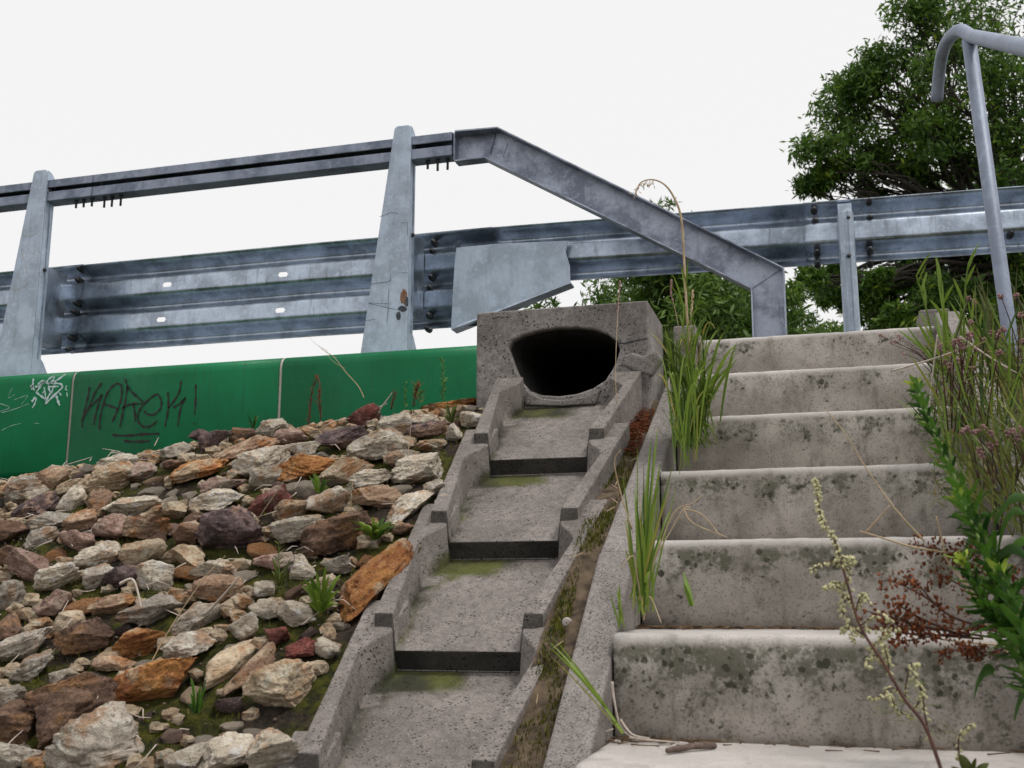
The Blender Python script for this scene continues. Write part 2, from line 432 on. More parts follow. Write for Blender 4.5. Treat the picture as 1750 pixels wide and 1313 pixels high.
# ------------------------------------------------------------------ stairs
stairs = empty('staircase', 'flight of stained grey concrete steps with pale nosings climbing to the guardrail', 'staircase')
def step_mesh():
    s = MB(); prof = [(0, -.185), (0, -.001), (.0015, .005), (.005, .0095), (.012, .0125), (.024, .0138), (.18, .015), (.34, .016), (.34, -.185)]
    nx = 61; L = XR-XL; n = len(prof)
    for i in range(nx):
        X = XL + L*i/(nx-1); e = mn.noise(Vector((X*4, 0, 1)))*.0022
        for k, (y, z) in enumerate(prof):
            j = 0 if k in (0, 8) else e+.0022*mn.noise(Vector((X*30, k, 7)))
            s.v.append((X, y+(j if k < 4 else 0), z+j*.6))
    for i in range(nx-1):
        for k in range(n):
            a = i*n+k; b = i*n+(k+1) % n; s.f.append((a, b, b+n, a+n)); s.var.append(.5); s.sm.append(k < 6)
    s.f += [tuple(range(n-1, -1, -1)), tuple(range((nx-1)*n, nx*n))]; s.var += [.5]*2; s.sm += [False]*2
    return s.build('step', M['step'], stairs)
st0 = step_mesh()
GROW = {0: .2, 1: 1.0, 2: .62, 3: .42, 4: .5, 5: .05, 6: 0}
for i in range(-4, 7):
    o = st0 if i == -4 else copy_of(st0, parent=stairs)
    o.location = (0, Y0+RUN*i, Z0+RISE*i); o['growth'] = GROW.get(i, .5)
lb = MB(); lb.box((-.36, Y0+RUN*6+.335, .60), (.42, 4.5, .800))
part(lb, 'landing_slab', M['step'], stairs)

# kerb stones down both sides of the stairs
def kerb(y0, z0, y1, z1, xa, xb, depth=.22):
    k = MB(); k.prism([(y0, z0-depth), (y1, z1-depth), (y1, z1), (y0, z0)], xa, xb, 'x'); return k
kt = empty('stair_kerb', 'pale concrete kerb running between the steps and the drainage chute', 'kerb')
for y0, z0, y1, z1 in ((2.118, .100, 3.20, .667), (1.62, -.262, 2.108, .100), (.95, -.74, 1.612, -.268), (.35, -1.1, .942, -.746)):
    o = part(kerb(y0, z0, y1, z1, -.422, -.354), 'kerb_stone', M['kerb'], kt); bevel(o, .006)
kr = empty('stair_kerb', 'overgrown concrete kerb along the right edge of the steps with a raised block on top', 'kerb')
for y0, z0, y1, z1 in ((2.5, .36, 3.36, .84), (1.66, -.11, 2.492, .355), (.9, -.55, 1.652, -.115)):
    o = part(kerb(y0, z0, y1, z1, .338, .405), 'kerb_stone', M['kerb'], kr); bevel(o, .006)
b = MB(); b.prism([(.318, .74), (.405, .74), (.385, .865), (.30, .865)], 3.42, 3.56)
o = part(b, 'end_block', M['kerb'], kr); bevel(o, .006)

# soil in the gap between kerb and chute
def gap_z(X, Y): return (.72*(Y-1.991)-.036 if Y < 2.2 else .1145+.545*(Y-2.2))+.006*math.sin(Y*17)
gs = patch('gap_soil', -.50, -.4225, 1.0, 3.0, .012, .008, M['soil2'], gap_z)
struct(gs)

# ------------------------------------------------------------------ drainage chute of nested channel pieces
chute = empty('drainage_chute', 'stepped drainage chute of nested concrete channel pieces below the pipe mouth', 'drain')
XC = -.668; SL = .555
def channel(length=.39):
    """one channel piece: origin at the middle of its downhill floor lip"""
    s = MB(); N = 27
    ua = [length*i/(N-1) for i in range(N)]
    T = .075
    rows = []
    for u in ua:
        t = u/.39
        ho = .165 + .048*t                                   # outer half width
        hi = np.interp(u, [0, .245, .295, .39], [.127, .170, .127, .127])     # inner half width, pinched at the head
        hf = np.interp(u, [0, .245, .295, .39], [.119, .155, .121, .121])
        zt = .068 + (SL+.065)*u
        zf = SL*u
        d = .046
        prof = [(-ho, zf-d), (-ho, zt), (-hi, zt), (-hf, zf), (hf, zf), (hi, zt), (ho, zt), (ho, zf-d)]
        rows.append(prof)
    n = len(rows[0]); sub = 1
    for i, u in enumerate(ua):
        for k_, (x, z) in enumerate(rows[i]):
            e = .0016*mn.noise(Vector((x*40, u*30, z*40)))
            fu = (.022 if (i == 0 and k_ in (0, 7)) else 0)
            s.v.append((x+e, u+fu, z+e))
    for i in range(N-1):
        for k in range(n):
            a = i*n+k; b_ = i*n+(k+1) % n; s.f.append((a, a+n, b_+n, b_)); s.var.append(.5); s.sm.append(False)
    # split end faces: left wall, floor, right wall
    for base, fl in ((0, 0), ((N-1)*n, 1)):
        for q in ((0, 1, 2, 3), (0, 3, 4, 7), (4, 5, 6, 7)):
            f = tuple(base+i for i in q); s.f.append(f if not fl else f[::-1]); s.var.append(.5); s.sm.append(False)
    return s
def finish_channel(s, parent):
    o = s.build('channel_section', M['chute'], parent); me = o.data
    m = o.modifiers.new('bevel', 'BEVEL'); m.width = .0028; m.segments = 2; m.limit_method = 'ANGLE'; m.angle_limit = .9
    m.material = -1
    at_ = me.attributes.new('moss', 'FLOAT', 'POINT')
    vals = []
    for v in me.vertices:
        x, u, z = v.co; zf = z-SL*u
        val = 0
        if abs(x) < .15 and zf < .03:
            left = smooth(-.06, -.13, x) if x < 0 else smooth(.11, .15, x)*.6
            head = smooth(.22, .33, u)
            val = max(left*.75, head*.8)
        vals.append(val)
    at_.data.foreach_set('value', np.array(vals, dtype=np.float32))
    return o
# add floor columns so that moss and painted corner shade can fade across it
def refine(s):
    return s
import bmesh
def channel_obj(length):
    o = finish_channel(channel(length), chute)
    bm = bmesh.new(); bm.from_mesh(o.data)
    ed = [e for e in bm.edges if abs(abs(e.verts[0].co.x-e.verts[1].co.x)) > .15 and abs(e.verts[0].co.z-e.verts[1].co.z) < .01 and e.verts[0].co.z-SL*e.verts[0].co.y > -.01]
    bmesh.ops.subdivide_edges(bm, edges=ed, cuts=7)
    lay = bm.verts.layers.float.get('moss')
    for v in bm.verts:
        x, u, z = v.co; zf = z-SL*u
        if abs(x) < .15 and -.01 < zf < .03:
            le = smooth(-.07, -.13, x)*.8 if x < 0 else smooth(.11, .14, x)*.4  # floor corners: crease shade painted in along with the dark moss
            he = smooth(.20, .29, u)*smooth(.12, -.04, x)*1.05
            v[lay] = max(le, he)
    dl = bm.faces.layers.float.new('damp_shade')
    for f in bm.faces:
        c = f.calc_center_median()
        if c.y < .03 and abs(f.normal.y) > .7: f[dl] = 1.0 if abs(c.x) < .12 else .6  # lip and wall ends: undercut shade painted over damp algae
    bm.to_mesh(o.data); bm.free(); return o
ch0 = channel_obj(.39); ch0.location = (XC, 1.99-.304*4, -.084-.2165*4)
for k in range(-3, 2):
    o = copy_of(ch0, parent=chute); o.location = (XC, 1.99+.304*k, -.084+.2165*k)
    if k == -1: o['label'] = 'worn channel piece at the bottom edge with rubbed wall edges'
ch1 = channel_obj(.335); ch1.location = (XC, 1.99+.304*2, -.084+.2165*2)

# ------------------------------------------------------------------ culvert headwall
hw = empty('culvert_headwall', 'weathered concrete headwall block with dark oval pipe mouth above the chute', 'culvert', (0, 0, 0))
YH = 2.932; HX0, HX1, HZ0, HZ1 = -.934, -.440, .36, .820
loop_px = [(869,594),(876,582),(893,573),(920,565),(950,560.5),(985,559.5),(1015,563),(1038,571),(1055,584),(1059,598),(1054,615),(1046,632),(1034,650),(1012,664),(985,673),(955,677),(925,675),(905,668),(893,654),(884,636),(876,614)]
loop = [at(x, y, YH) for x, y in loop_px]; loop = [(p.x, p.z) for p in loop]
cx = sum(p[0] for p in loop)/len(loop); cz = sum(p[1] for p in loop)/len(loop)
def rect_hit(p):
    dx, dz = p[0]-cx, p[1]-cz
    t = min(((HX1-cx)/dx if dx > 0 else (HX0-cx)/dx) if abs(dx) > 1e-9 else 9e9, ((HZ1-cz)/dz if dz > 0 else (HZ0-cz)/dz) if abs(dz) > 1e-9 else 9e9)
    return (cx+dx*t, cz+dz*t)
pts = []
for i, p in enumerate(loop): pts.append((math.atan2(p[1]-cz, p[0]-cx), p, rect_hit(p)))
for c in ((HX0, HZ0), (HX1, HZ0), (HX1, HZ1), (HX0, HZ1)):
    a = math.atan2(c[1]-cz, c[0]-cx)
    # inner point on the loop in that direction
    best = None
    for i in range(len(loop)):
        p, q = loop[i], loop[(i+1) % len(loop)]
        d = (c[0]-cx, c[1]-cz); e = (q[0]-p[0], q[1]-p[1])
        den = d[0]*e[1]-d[1]*e[0]
        if abs(den) < 1e-12: continue
        t = ((p[0]-cx)*e[1]-(p[1]-cz)*e[0])/den; s_ = ((p[0]-cx)*d[1]-(p[1]-cz)*d[0])/den
        if t > 0 and 0 <= s_ <= 1: best = (cx+d[0]*t, cz+d[1]*t)
    pts.append((a, best, c))
pts.sort(key=lambda t: t[0]); n = len(pts)
h = MB(); YB = YH+.28
for (a, i_, o_) in pts:
    h.v += [(i_[0], YH, i_[1]), (o_[0], YH, o_[1]), (i_[0], YB, i_[1]), (o_[0], YB, o_[1])]
for k in range(n):
    a = 4*k; b_ = 4*((k+1) % n)
    h.f += [(a, b_, b_+1, a+1), (a+1, b_+1, b_+3, a+3), (a, a+2, b_+2, b_), (a+2, a+3, b_+3, b_+2)]
    h.var += [.5]*4; h.sm += [False]*4
o = part(h, 'headwall_block', M['head'], hw); bevel(o, .006)
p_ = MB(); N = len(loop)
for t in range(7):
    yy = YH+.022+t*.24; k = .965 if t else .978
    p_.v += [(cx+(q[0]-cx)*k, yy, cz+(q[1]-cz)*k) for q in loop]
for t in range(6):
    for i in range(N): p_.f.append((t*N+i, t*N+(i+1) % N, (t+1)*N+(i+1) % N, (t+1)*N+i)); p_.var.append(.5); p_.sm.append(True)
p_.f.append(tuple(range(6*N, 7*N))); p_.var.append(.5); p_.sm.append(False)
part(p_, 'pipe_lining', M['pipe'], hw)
# mortar apron under the mouth and the cracked lump at its right foot
ap = MB(); q = [at(x, y, YH-.012) for x, y in ((900, 668), (926, 681), (960, 684), (1000, 678), (1026, 665), (1018, 690), (960, 694), (898, 692))]
ap.prism([(v.x, v.z) for v in q], YH-.012, YH+.03); o = part(ap, 'mortar_apron', M['kerb'], hw); bevel(o, .004)
cr = MB(); q = [at(x, y, YH-.02) for x, y in ((1062, 606), (1078, 600), (1096, 606), (1122, 597), (1130, 612), (1112, 640), (1084, 632), (1060, 622))]
cr.prism([(v.x, v.z) for v in q], YH-.006, YH+.03); o = part(cr, 'broken_mortar', M['kerb'], hw); bevel(o, .006)
ck = MB()
ck.tube([at(x, y, YH-.0015) for x, y in ((1054, 585), (1066, 587), (1078, 584), (1090, 581), (1107, 578))], .0016, 5)
ck.tube([at(x, y, YH-.0012) for x, y in ((842, 545), (852, 541), (870, 543))], .0008, 5)
part(ck, 'crack', M['bolt'], hw)
bl = MB(); bl.box((-.425, 3.34, .70), (-.355, 3.6, .845)); o = bl.build('concrete_block', M['kerb']); bevel(o, .005)
tag(o, 'small grey concrete block half hidden by grass behind the headwall', 'block')

# ------------------------------------------------------------------ bridge: deck, green fascia
dk = MB(); dk.box((-16, 4.78, .80), (-1.25, 12, 1.105)); struct(dk.build('bridge_deck', M['deck']))
ab = MB(); ab.box((-16, 5.6, -2), (-1.3, 6.0, .79)); struct(ab.build('added_abutment_wall', M['deck']))  # wall added behind the gap so the view under the deck stays dark
rd = MB(); rd.box((-16, 5.45, 1.109), (40, 12, 1.113)); struct(rd.build('road', M['road']))
rs = MB(); rs.box((-1.24, 5.44, .5), (40, 12.01, 1.105)); struct(rs.build('road_bed', M['deck']))
fas = empty('bridge_fascia', 'glossy green enamelled fascia along the bridge edge with graffiti scrawls', 'parapet', (0, 4.6, 0))
GY = 4.6; GT = 1.145; JX = [-3.567, -2.428]; PL = JX[1]-JX[0]
def fascia_panel(x0, x1):
    s = MB(); pr = [(.36, .62), (.05, .60), (.012, .615), (0, .645), (0, GT-.055), (.006, GT-.028), (.018, GT-.010), (.04, GT), (.36, GT+.004)]
    n = len(pr)
    s.v = [(x0, y, z) for y, z in pr] + [(x1, y, z) for y, z in pr]
    for k in range(n):
        s.f.append((k, (k+1) % n, (k+1) % n+n, k+n)); s.var.append(.5); s.sm.append(k in (1, 2, 3, 4, 5, 6, 7))
    s.f += [tuple(range(n-1, -1, -1)), tuple(range(n, 2*n))]; s.var += [.5]*2; s.sm += [False]*2
    return s
pn = fascia_panel(.008, PL-.008).build('panel', M['green'], fas); pn.location = (JX[0], 0, 0)
for k in range(-5, 1):
    if k: copy_of(pn, (JX[0]+PL*k, 0, 0), fas)
fascia_panel(JX[1]+.008, -1.22).build('panel', M['green'], fas)
jt = fascia_panel(-.0085, .0085)
jt.v = [(x, y+.005 if y < .3 else y-.005, z) for x, y, z in jt.v]
j0 = jt.build('joint_strip', M['joint'], fas); j0.location = (JX[1], 0, 0)
for k in range(-5, 0): copy_of(j0, (JX[1]+PL*k, 0, 0), fas)

def strokes(name, mat, lists, w_, sx, sy, ox, oy, Y=GY, parent=fas, off=.0025, taper=True):
    mb = MB()
    for item in lists:
        if isinstance(item, tuple): ww, ls = item
        else: ww, ls = w_, item
        P = [at(ox+x*sx, oy+y*sy, Y) for x, y in ls]
        # smooth the stroke
        if len(P) > 2:
            Q = []
            for i in range(len(P)-1):
                p0 = P[max(i-1, 0)]; p1 = P[i]; p2 = P[i+1]; p3 = P[min(i+2, len(P)-1)]
                for t in (0, .25, .5, .75):
                    Q.append(.5*((2*p1)+(p2-p0)*t+(2*p0-5*p1+4*p2-p3)*t*t+(3*p1-p0-3*p2+p3)*t**3))
            Q.append(P[-1]); P = Q
        n = len(P); vs = []
        for i, p in enumerate(P):
            t = (P[min(i+1, n-1)]-P[max(i-1, 0)]).normalized(); s_ = Vector((-t.z, 0, t.x))
            k = ww*(.7+.3*math.sin(i*1.7))*(1 if not taper else (.6 if i in (0, n-1) else 1))
            vs += [(p.x-s_.x*k/2, Y-off, p.z-s_.z*k/2), (p.x+s_.x*k/2, Y-off, p.z+s_.z*k/2)]
        mb.add(vs, [(2*i, 2*i+2, 2*i+3, 2*i+1) for i in range(n-1)])
    o = mb.build(name, mat, parent)
    if parent is not None: o.location = -parent.location
    return o
for c in list(fas.children):
    pass
K = 220/1750
kar = [
 [(185,250),(165,380),(120,560),(90,700),(82,800)], [(350,195),(260,330),(180,520),(110,660)], [(190,520),(270,450),(355,350)], [(355,350),(300,500),(262,650),(240,770)],
 [(320,830),(325,690),(370,500),(420,350),(500,240),(570,205),(615,240),(622,360),(590,500),(540,620),(490,730)], [(385,485),(460,510),(560,545)],
 [(700,245),(670,450),(630,640),(597,800)], [(678,145),(700,240),(780,340),(920,460)], [(620,550),(700,500),(790,478),(900,480)], [(775,480),(800,600),(805,725)],
 [(925,580),(985,625),(1060,625),(1140,560),(1165,470),(1140,390),(1095,350),(1020,400),(920,490),(850,600),(840,700),(890,775),(970,795),(1050,760),(1105,710)],
 [(1250,320),(1258,450),(1250,600),(1210,790)], [(1430,165),(1415,290),(1350,420),(1250,540)], [(1320,535),(1420,470),(1490,395)], [(1490,395),(1420,560),(1385,790)],
 [(1630,210),(1630,420),(1615,630)], [(1608,735),(1606,760)],
 (.015, [(490,905),(700,912),(900,895),(1135,885)]), (.015, [(650,985),(840,995),(1005,985)])]
strokes('scrawled_lettering', M['ink'], kar, .013, K, K, 130, 630)
K2 = 140/1532
tagp = [
 (.014, [(630,300),(620,400),(600,510)]), (.013, [(570,450),(610,440),(650,520)]), (.012, [(660,450),(740,440),(830,350)]), (.011, [(710,410),(780,350),(840,335)]), (.012, [(830,350),(760,450),(680,560)]), (.013, [(680,555),(780,630),(860,690)]),
 (.015, [(850,770),(980,650),(1170,470)]), (.013, [(1170,470),(1160,410),(1040,385),(860,385)]), (.012, [(860,385),(930,300),(1020,250)]), (.012, [(1020,250),(1000,330),(900,410)]),
 (.013, [(980,380),(1100,310),(1235,215)]), (.012, [(900,455),(1000,450),(1100,445)]), (.013, [(910,470),(960,560),(1000,480)]), (.014, [(960,560),(900,650),(860,740)]),
 (.009, [(830,460),(850,560),(855,680)]), (.010, [(800,580),(840,520)]), (.016, [(600,730),(640,680),(670,640)]), (.010, [(690,660),(660,760),(610,850)]), (.016, [(1060,620),(1090,720),(1120,800)]), (.014, [(1110,560),(1150,610)]),
 (.008, [(1255,430),(1230,490),(1265,520)]), (.010, [(1255,560),(1265,640)]),
 (.003, [(0,765),(185,840),(0,915)]), (.003, [(35,935),(250,880),(540,770)]), (.002, [(265,700),(400,650),(525,620),(410,780)]), (.002, [(235,470),(155,660),(285,595)]),
 (.002, [(30,1270),(220,1180),(400,1140)]), (.003, [(640,1137),(735,1137)])]
strokes('sprayed_mark', M['white'], tagp, .01, K2, K2, 0, 620)

# ------------------------------------------------------------------ bridge railing
br = empty('bridge_railing', 'galvanised bridge railing with tapered posts, top rail and triple-wave beam above the green fascia', 'railing')
PY = 4.80
def post_parts(parent, marks):
    pl = MB(); pl.prism([(-.235-.012, 1.11), (0, 1.11), (0, 2.318), (-.012, 2.330), (-.075, 2.330), (-.088, 2.318)], PY, PY+.008)
    o = part(pl, 'face_plate', M['post'], parent); bevel(o, .003)
    sd_ = MB()
    top = [(PY+.009, 2.326)] + [(PY+.009+.066*math.sin(a), 2.262+.064*math.cos(a)) for a in np.linspace(.3, 1.57, 6)]
    sd_.prism([(PY+.009, 1.11)] + top + [(PY+.075, 1.11)], -.009, -.0005, 'x')
    o = part(sd_, 'side_flange', M['post'], parent)
    s2 = MB(); s2.prism([(PY+.009, 1.11), (PY+.009, 2.30), (PY+.06, 2.27), (PY+.075, 1.11)], -.085, -.077, 'x')
    part(s2, 'side_flange', M['post'], parent)
    rb = MB(); rb.prism([(PY+.045, 1.28), (PY+.050, 1.28), (PY+.050, 2.19), (PY+.045, 2.19)], 0, .006, 'x')
    part(rb, 'stiffener', M['beam'], parent)
    gz = MB(); gz.prism([(PY+.06, 1.11), (PY+.22, 1.11), (PY+.10, 1.27), (PY+.06, 1.30)], -.012, -.004, 'x'); part(gz, 'base_gusset', M['post'], parent)
    sp = MB(); sp.box((-.10, PY+.085, 1.38), (-.012, 5.045, 1.80)); part(sp, 'spacer_block', M['beam'], parent)
    for zz_, rr_ in ((2.225, .016), (1.77, .010)):
        bo = MB(); bo.tube([(.001, PY+.04, zz_), (.012, PY+.04, zz_)], rr_, 6); part(bo, 'bolt', M['bolt'], parent)
PX = [-3.990, -1.875]
plist = []
for i, X in enumerate(PX):
    e = bpy.data.objects.new('post', None); COL.objects.link(e); e.parent = br; e.location = (X, 0, 0); plist.append(e)
    e['label'] = ['leftmost tapered steel post with faint scratched marks', 'tapered steel post with dark seam cracks and rust patch'][i]
    if i == 0: post_parts(e, 0)
    else:
        for c in plist[0].children: copy_of(c, parent=e)
e = bpy.data.objects.new('post', None); COL.objects.link(e); e.parent = br; e.location = (-6.105, 0, 0)
for c in plist[0].children: copy_of(c, parent=e)
# cracks, grime and rust on the second post; chalk scratches on the first
K3 = 500/1427; O3 = (400, 180)
cracks = [[(708,545),(745,533),(762,525),(803,528)], [(660,875),(700,868),(745,862),(765,852)], [(800,820),(850,815)], [(650,965),(750,968)], [(755,895),(752,1000),(745,1058)],
 [(640,1052),(690,1045)], [(765,820),(762,860)], [(845,570),(848,640)], [(812,575),(838,572)], [(655,965),(735,985),(835,1005)], [(776,565),(777,583)]]
o = strokes('crack', M['bolt'], cracks, .0026, K3, K3, *O3, Y=PY, parent=plist[1], off=.0015); 
rp = MB()
def patch_px(cx_, cy_, rx, ry, Y, mb, seed):
    P = []
    for k in range(14):
        a = k/14*2*math.pi; r = 1+.35*mn.noise(Vector((seed, math.cos(a)*2, math.sin(a)*2)))
        p = at(cx_+rx*r*math.cos(a), cy_+ry*r*math.sin(a), Y); P.append((p.x, Y, p.z))
    mb.add(P, [tuple(range(14))])
patch_px(690, 507, 6, 13, PY-.0012, rp, 1); o = rp.build('rust_patch', M['rust'], plist[1]); o.location = -plist[1].location
rp = MB(); patch_px(688, 528, 8, 5, PY-.0014, rp, 5); patch_px(681, 540, 4, 7, PY-.0013, rp, 3); patch_px(695, 516, 3, 9, PY-.0016, rp, 8)
o = rp.build('grime_patch', M['grime'], plist[1]); o.location = -plist[1].location
K4 = 130/474
chalk = [[(150,430),(185,455),(225,425)], [(130,530),(160,640),(170,690)], [(150,505),(210,565),(215,480)], [(105,660),(125,730)], [(85,785),(150,765),(175,720)], [(165,605),(210,580)]]
strokes('chalk_scratch', M['joint'], chalk, .004, K4, K4, 0, 280, Y=PY, parent=plist[0], off=.0015)

def rail_piece(x0, x1):
    s = MB(); t = .007; ya, yb, za, zb = 4.812, 4.90, 2.150, 2.272
    pr = [(ya, 2.226), (ya, zb), (yb, zb), (yb, za), (ya, za), (ya, 2.203), (ya+t, 2.203), (ya+t, za+t), (yb-t, za+t), (yb-t, zb-t), (ya+t, zb-t), (ya+t, 2.226)]
    n = len(pr); s.v = [(x0, y, z) for y, z in pr] + [(x1, y, z) for y, z in pr]
    for k in range(n): s.f.append((k, k+n, (k+1) % n+n, (k+1) % n)); s.var.append(.5); s.sm.append(False)
    return s
xj = at(158, 310, 4.81).x
for a, b_ in ((-9, xj-.002), (xj+.002, -1.665)):
    o = part(rail_piece(a, b_), 'top_rail', M['rail'], br); bevel(o, .004)
inr = MB(); inr.box((xj-.25, 4.822, 2.165), (xj+.25, 4.886, 2.200)); part(inr, 'rail_coupler', M['rail'], br)
inr = MB(); inr.box((-1.95, 4.822, 2.165), (-1.668, 4.886, 2.200)); part(inr, 'rail_coupler', M['rail'], br)
for x, y in ((130,352),(143,351),(157,350),(178,352),(191,351),(206,350),(731,280),(748,281),(765,279)):
    p = at(x, y, 4.85); L = .045 if x in (178,191,206,748,765) else .03
    b_ = MB(); b_.tube([(p.x, 4.85, 2.150), (p.x, 4.85, 2.138)], .012, 6); b_.tube([(p.x, 4.85, 2.14), (p.x, 4.85, 2.138-L)], .0065, 6)
    part(b_, 'bolt', M['bolt'], br)

# ramped end piece: open channel bent down to the landing
def seg2(a, b_): return Vector((b_[0]-a[0], b_[1]-a[1]))
T = [at(x, y, PY) for x, y in ((777, 223), (850, 217), (1340, 457))] ; T = [(p.x, p.z) for p in T] + [(at(1340, 457, PY).x-.004, .80)]
Bm = [at(x, y, PY) for x, y in ((777, 276), (828, 270), (1283, 493))]; Bm = [(p.x, p.z) for p in Bm] + [(at(1283, 493, PY).x-.004, .80)]
arm = MB(); fl = MB()
for i in range(3):
    arm.prism([T[i], T[i+1], Bm[i+1], Bm[i]], PY+.058-.002*i, PY+.064)
def flange(L, sgn):
    out = []
    for i in range(len(L)):
        d0 = Vector(seg2(L[max(i-1, 0)], L[max(i, 1)])); d1 = Vector(seg2(L[min(i, len(L)-2)], L[min(i+1, len(L)-1)]))
        t = (d0.normalized()+d1.normalized()).normalized(); nrm = Vector((-t.y, t.x))*sgn
        out.append((L[i][0]+nrm.x*.007, L[i][1]+nrm.y*.007))
    for i in range(len(L)-1): fl.prism([L[i], L[i+1], out[i+1], out[i]], PY-.002, PY+.0655)
flange(T, -1); flange(Bm, 1)
o = part(arm, 'end_ramp', M['arm'], br); fo = fl.build('flange', M['arm'], o)
wd = MB()
for a, b_ in (((850,217),(838,262)), ((1340,457),(1283,495))):
    wd.tube([at(*a, PY+.055), at(*b_, PY+.055)], .0022, 5)
wd.tube([at(868,245,PY+.055), at(860,268,PY+.055)], .0015, 5)
wd.build('weld_seam', M['rail'], o)
cp = MB(); cp.box((T[0][0]-.006, PY+.002, 2.118), (T[0][0]+.001, PY+.07, 2.262)); cp.build('end_plate', M['arm'], o)

# ------------------------------------------------------------------ crash beams
BY = 5.05
def wave_profile(n_crest):
    H = {2: .305, 3: .508}[n_crest]; depth = .080
    crests = [(.097, -.097), (.194, 0, -.194)][n_crest-2]
    zz = np.arange(H/2, -H/2-1e-6, -.0045); y = []
    valley = [.0] if n_crest == 2 else [.097, -.097]
    for z in zz:
        d = min(abs(z-c) for c in crests)
        y.append(depth*(1-min(1, max(0, (d-.014)/.034)))) if True else None
    y = np.array(y)
    for _ in range(7): y = np.convolve(np.r_[y[0], y, y[-1]], [.25, .5, .25], 'valid')
    return y, zz
def beam_piece(name, x0, x1, nc, parent, mat, slots=(), yoff=0, ztop=lambda X: 1.856):
    y, z = wave_profile(nc); H = .508 if nc == 3 else .305
    st = [x0, x1]
    for sx in slots: st += [sx[0]-.03, sx[0]-.024, sx[0]+.024, sx[0]+.03]
    st += list(np.arange(math.ceil(x0*2)/2+.013, x1, .5)); st = sorted(set(round(float(q), 5) for q in st if x0 <= q <= x1))
    s = MB(); n = len(y); t = .004
    for X in st:
        zc = ztop(X)-H/2
        for k in range(n): s.v.append((X, BY+y[k]+yoff, zc+z[k]))
        for k in range(n): s.v.append((X, BY+y[k]+yoff+t, zc+z[k]))
    for i in range(len(st)-1):
        for k in range(n-1):
            xm = (st[i]+st[i+1])/2; zm = (z[k]+z[k+1])/2; hole = False
            for sx, sz in slots:
                if abs(zm-sz) < .0125 and abs(xm-sx) < .024: hole = True
                if abs(zm-sz) < .006 and abs(xm-sx) < .030: hole = True
            if hole: continue
            a = i*2*n+k; b_ = a+2*n
            s.f += [(a, a+1, b_+1, b_), (a+n, b_+n, b_+n+1, a+n+1)]; s.var += [.5]*2; s.sm += [True]*2
        for k in (0, n-1):
            a = i*2*n+k; b_ = a+2*n; s.f.append((a, b_, b_+n, a+n)); s.var.append(.5); s.sm.append(False)
    for i in (0, len(st)-1):
        for k in range(n-1): a = i*2*n+k; s.f.append((a, a+n, a+n+1, a+1)); s.var.append(.5); s.sm.append(False)
    return part(s, name, mat, parent)
sl_ = []
for x, y, sz in ((287,486,.097),(277,545,-.097),(485,468,.097),(480,530,-.097)): sl_.append((at(x, y, BY+.01).x, sz))
beam_piece('wave_beam', -3.93, -1.53, 3, br, M['beam'], sl_, 0, lambda X: 1.8505 if X > -2 else 1.855)
beam_piece('wave_beam', -9, -3.90, 3, br, M['beam'], (), -.007)
rg = empty('road_guardrail', 'two-wave galvanised roadside guardrail on a slim post at the top of the stairs', 'guardrail')
wz = lambda X: 1.850-.018*(X+1.5)
xs_ = at(1379, 390, BY).x
beam_piece('wave_beam', -1.56, xs_, 2, rg, M['beam'], (), .004, wz)
beam_piece('wave_beam', xs_-.012, 4.5, 2, rg, M['beam'], (), -.003, wz)
# flat transition plate closing the step from three waves to two
tp = MB(); q = [at(x, y, BY-.03) for x, y in ((780,424),(850,417),(972,412),(967,432),(974,455),(975,482),(771,561),(774,500),(777,450))]
Q = [(p.x, p.z) for p in q]; tp.prism(Q, BY-.034, BY-.028); o = part(tp, 'transition_plate', M['post'], rg); bevel(o, .002)
lp = MB(); a, b_ = Q[5], Q[6]; lp.prism([a, b_, (b_[0]+.003, b_[1]-.010), (a[0], a[1]-.008)], BY-.036, BY+.05); lp.build('plate_lip', M['beam'], o)
# flared ends of the lower waves seen left of the plate
fe = MB()
for zc in (1.705, 1.512):
    for s_ in range(6):
        pass
    vs = []
    for k in range(9):
        q_ = k/8; z_ = zc+.085-.17*q_; yb_ = BY+.03*math.sin(math.pi*q_)
        vs += [(Q[0][0]-.035+.03*abs(q_-.5), yb_+.01, z_), (Q[0][0]+.02, BY-.027, z_)]
    fe.add(vs, [(2*k, 2*k+2, 2*k+3, 2*k+1) for k in range(8)], .5, True)
fe.build('flared_edge', M['beam'], o)
# slim post
sp = MB(); c = at(1450, 450, 4.93).x; tz = at(1450, 359, 4.93).z
prof = [(-.036, .045), (-.030, .0), (-.012, -.012), (-.006, -.004), (.006, -.004), (.012, -.012), (.030, 0), (.036, .045), (.030, .045), (.025, .006), (-.025, .006), (-.030, .045)]
n = len(prof); sp.v = [(c+x, 4.94+y, .75) for x, y in prof]+[(c+x, 4.94+y, tz) for x, y in prof]
for k in range(n): sp.f.append((k, (k+1) % n, (k+1) % n+n, k+n)); sp.var.append(.5); sp.sm.append(False)
sp.f.append(tuple(range(n, 2*n))); sp.var.append(.5); sp.sm.append(False)
o = part(sp, 'guardrail_post', M['post'], rg); bevel(o, .003)
hb = MB(); c2 = at(1450, 372, 4.93); hb.tube([(c2.x, 4.937, c2.z), (c2.x, 4.925, c2.z)], .008, 8); hb.build('bolt', M['bolt'], o); hb = MB(); c2 = at(1451, 437, 4.93); hb.tube([(c2.x, 4.937, c2.z), (c2.x, 4.925, c2.z)], .009, 8)
hb.build('bolt', M['bolt'], o)
sp2 = copy_of(o, (2.0, 0, 0), rg)
ob = MB(); ob.box((c-.03, 4.99, 1.56), (c+.03, BY-.001, 1.78)); part(ob, 'spacer_block', M['beam'], rg)
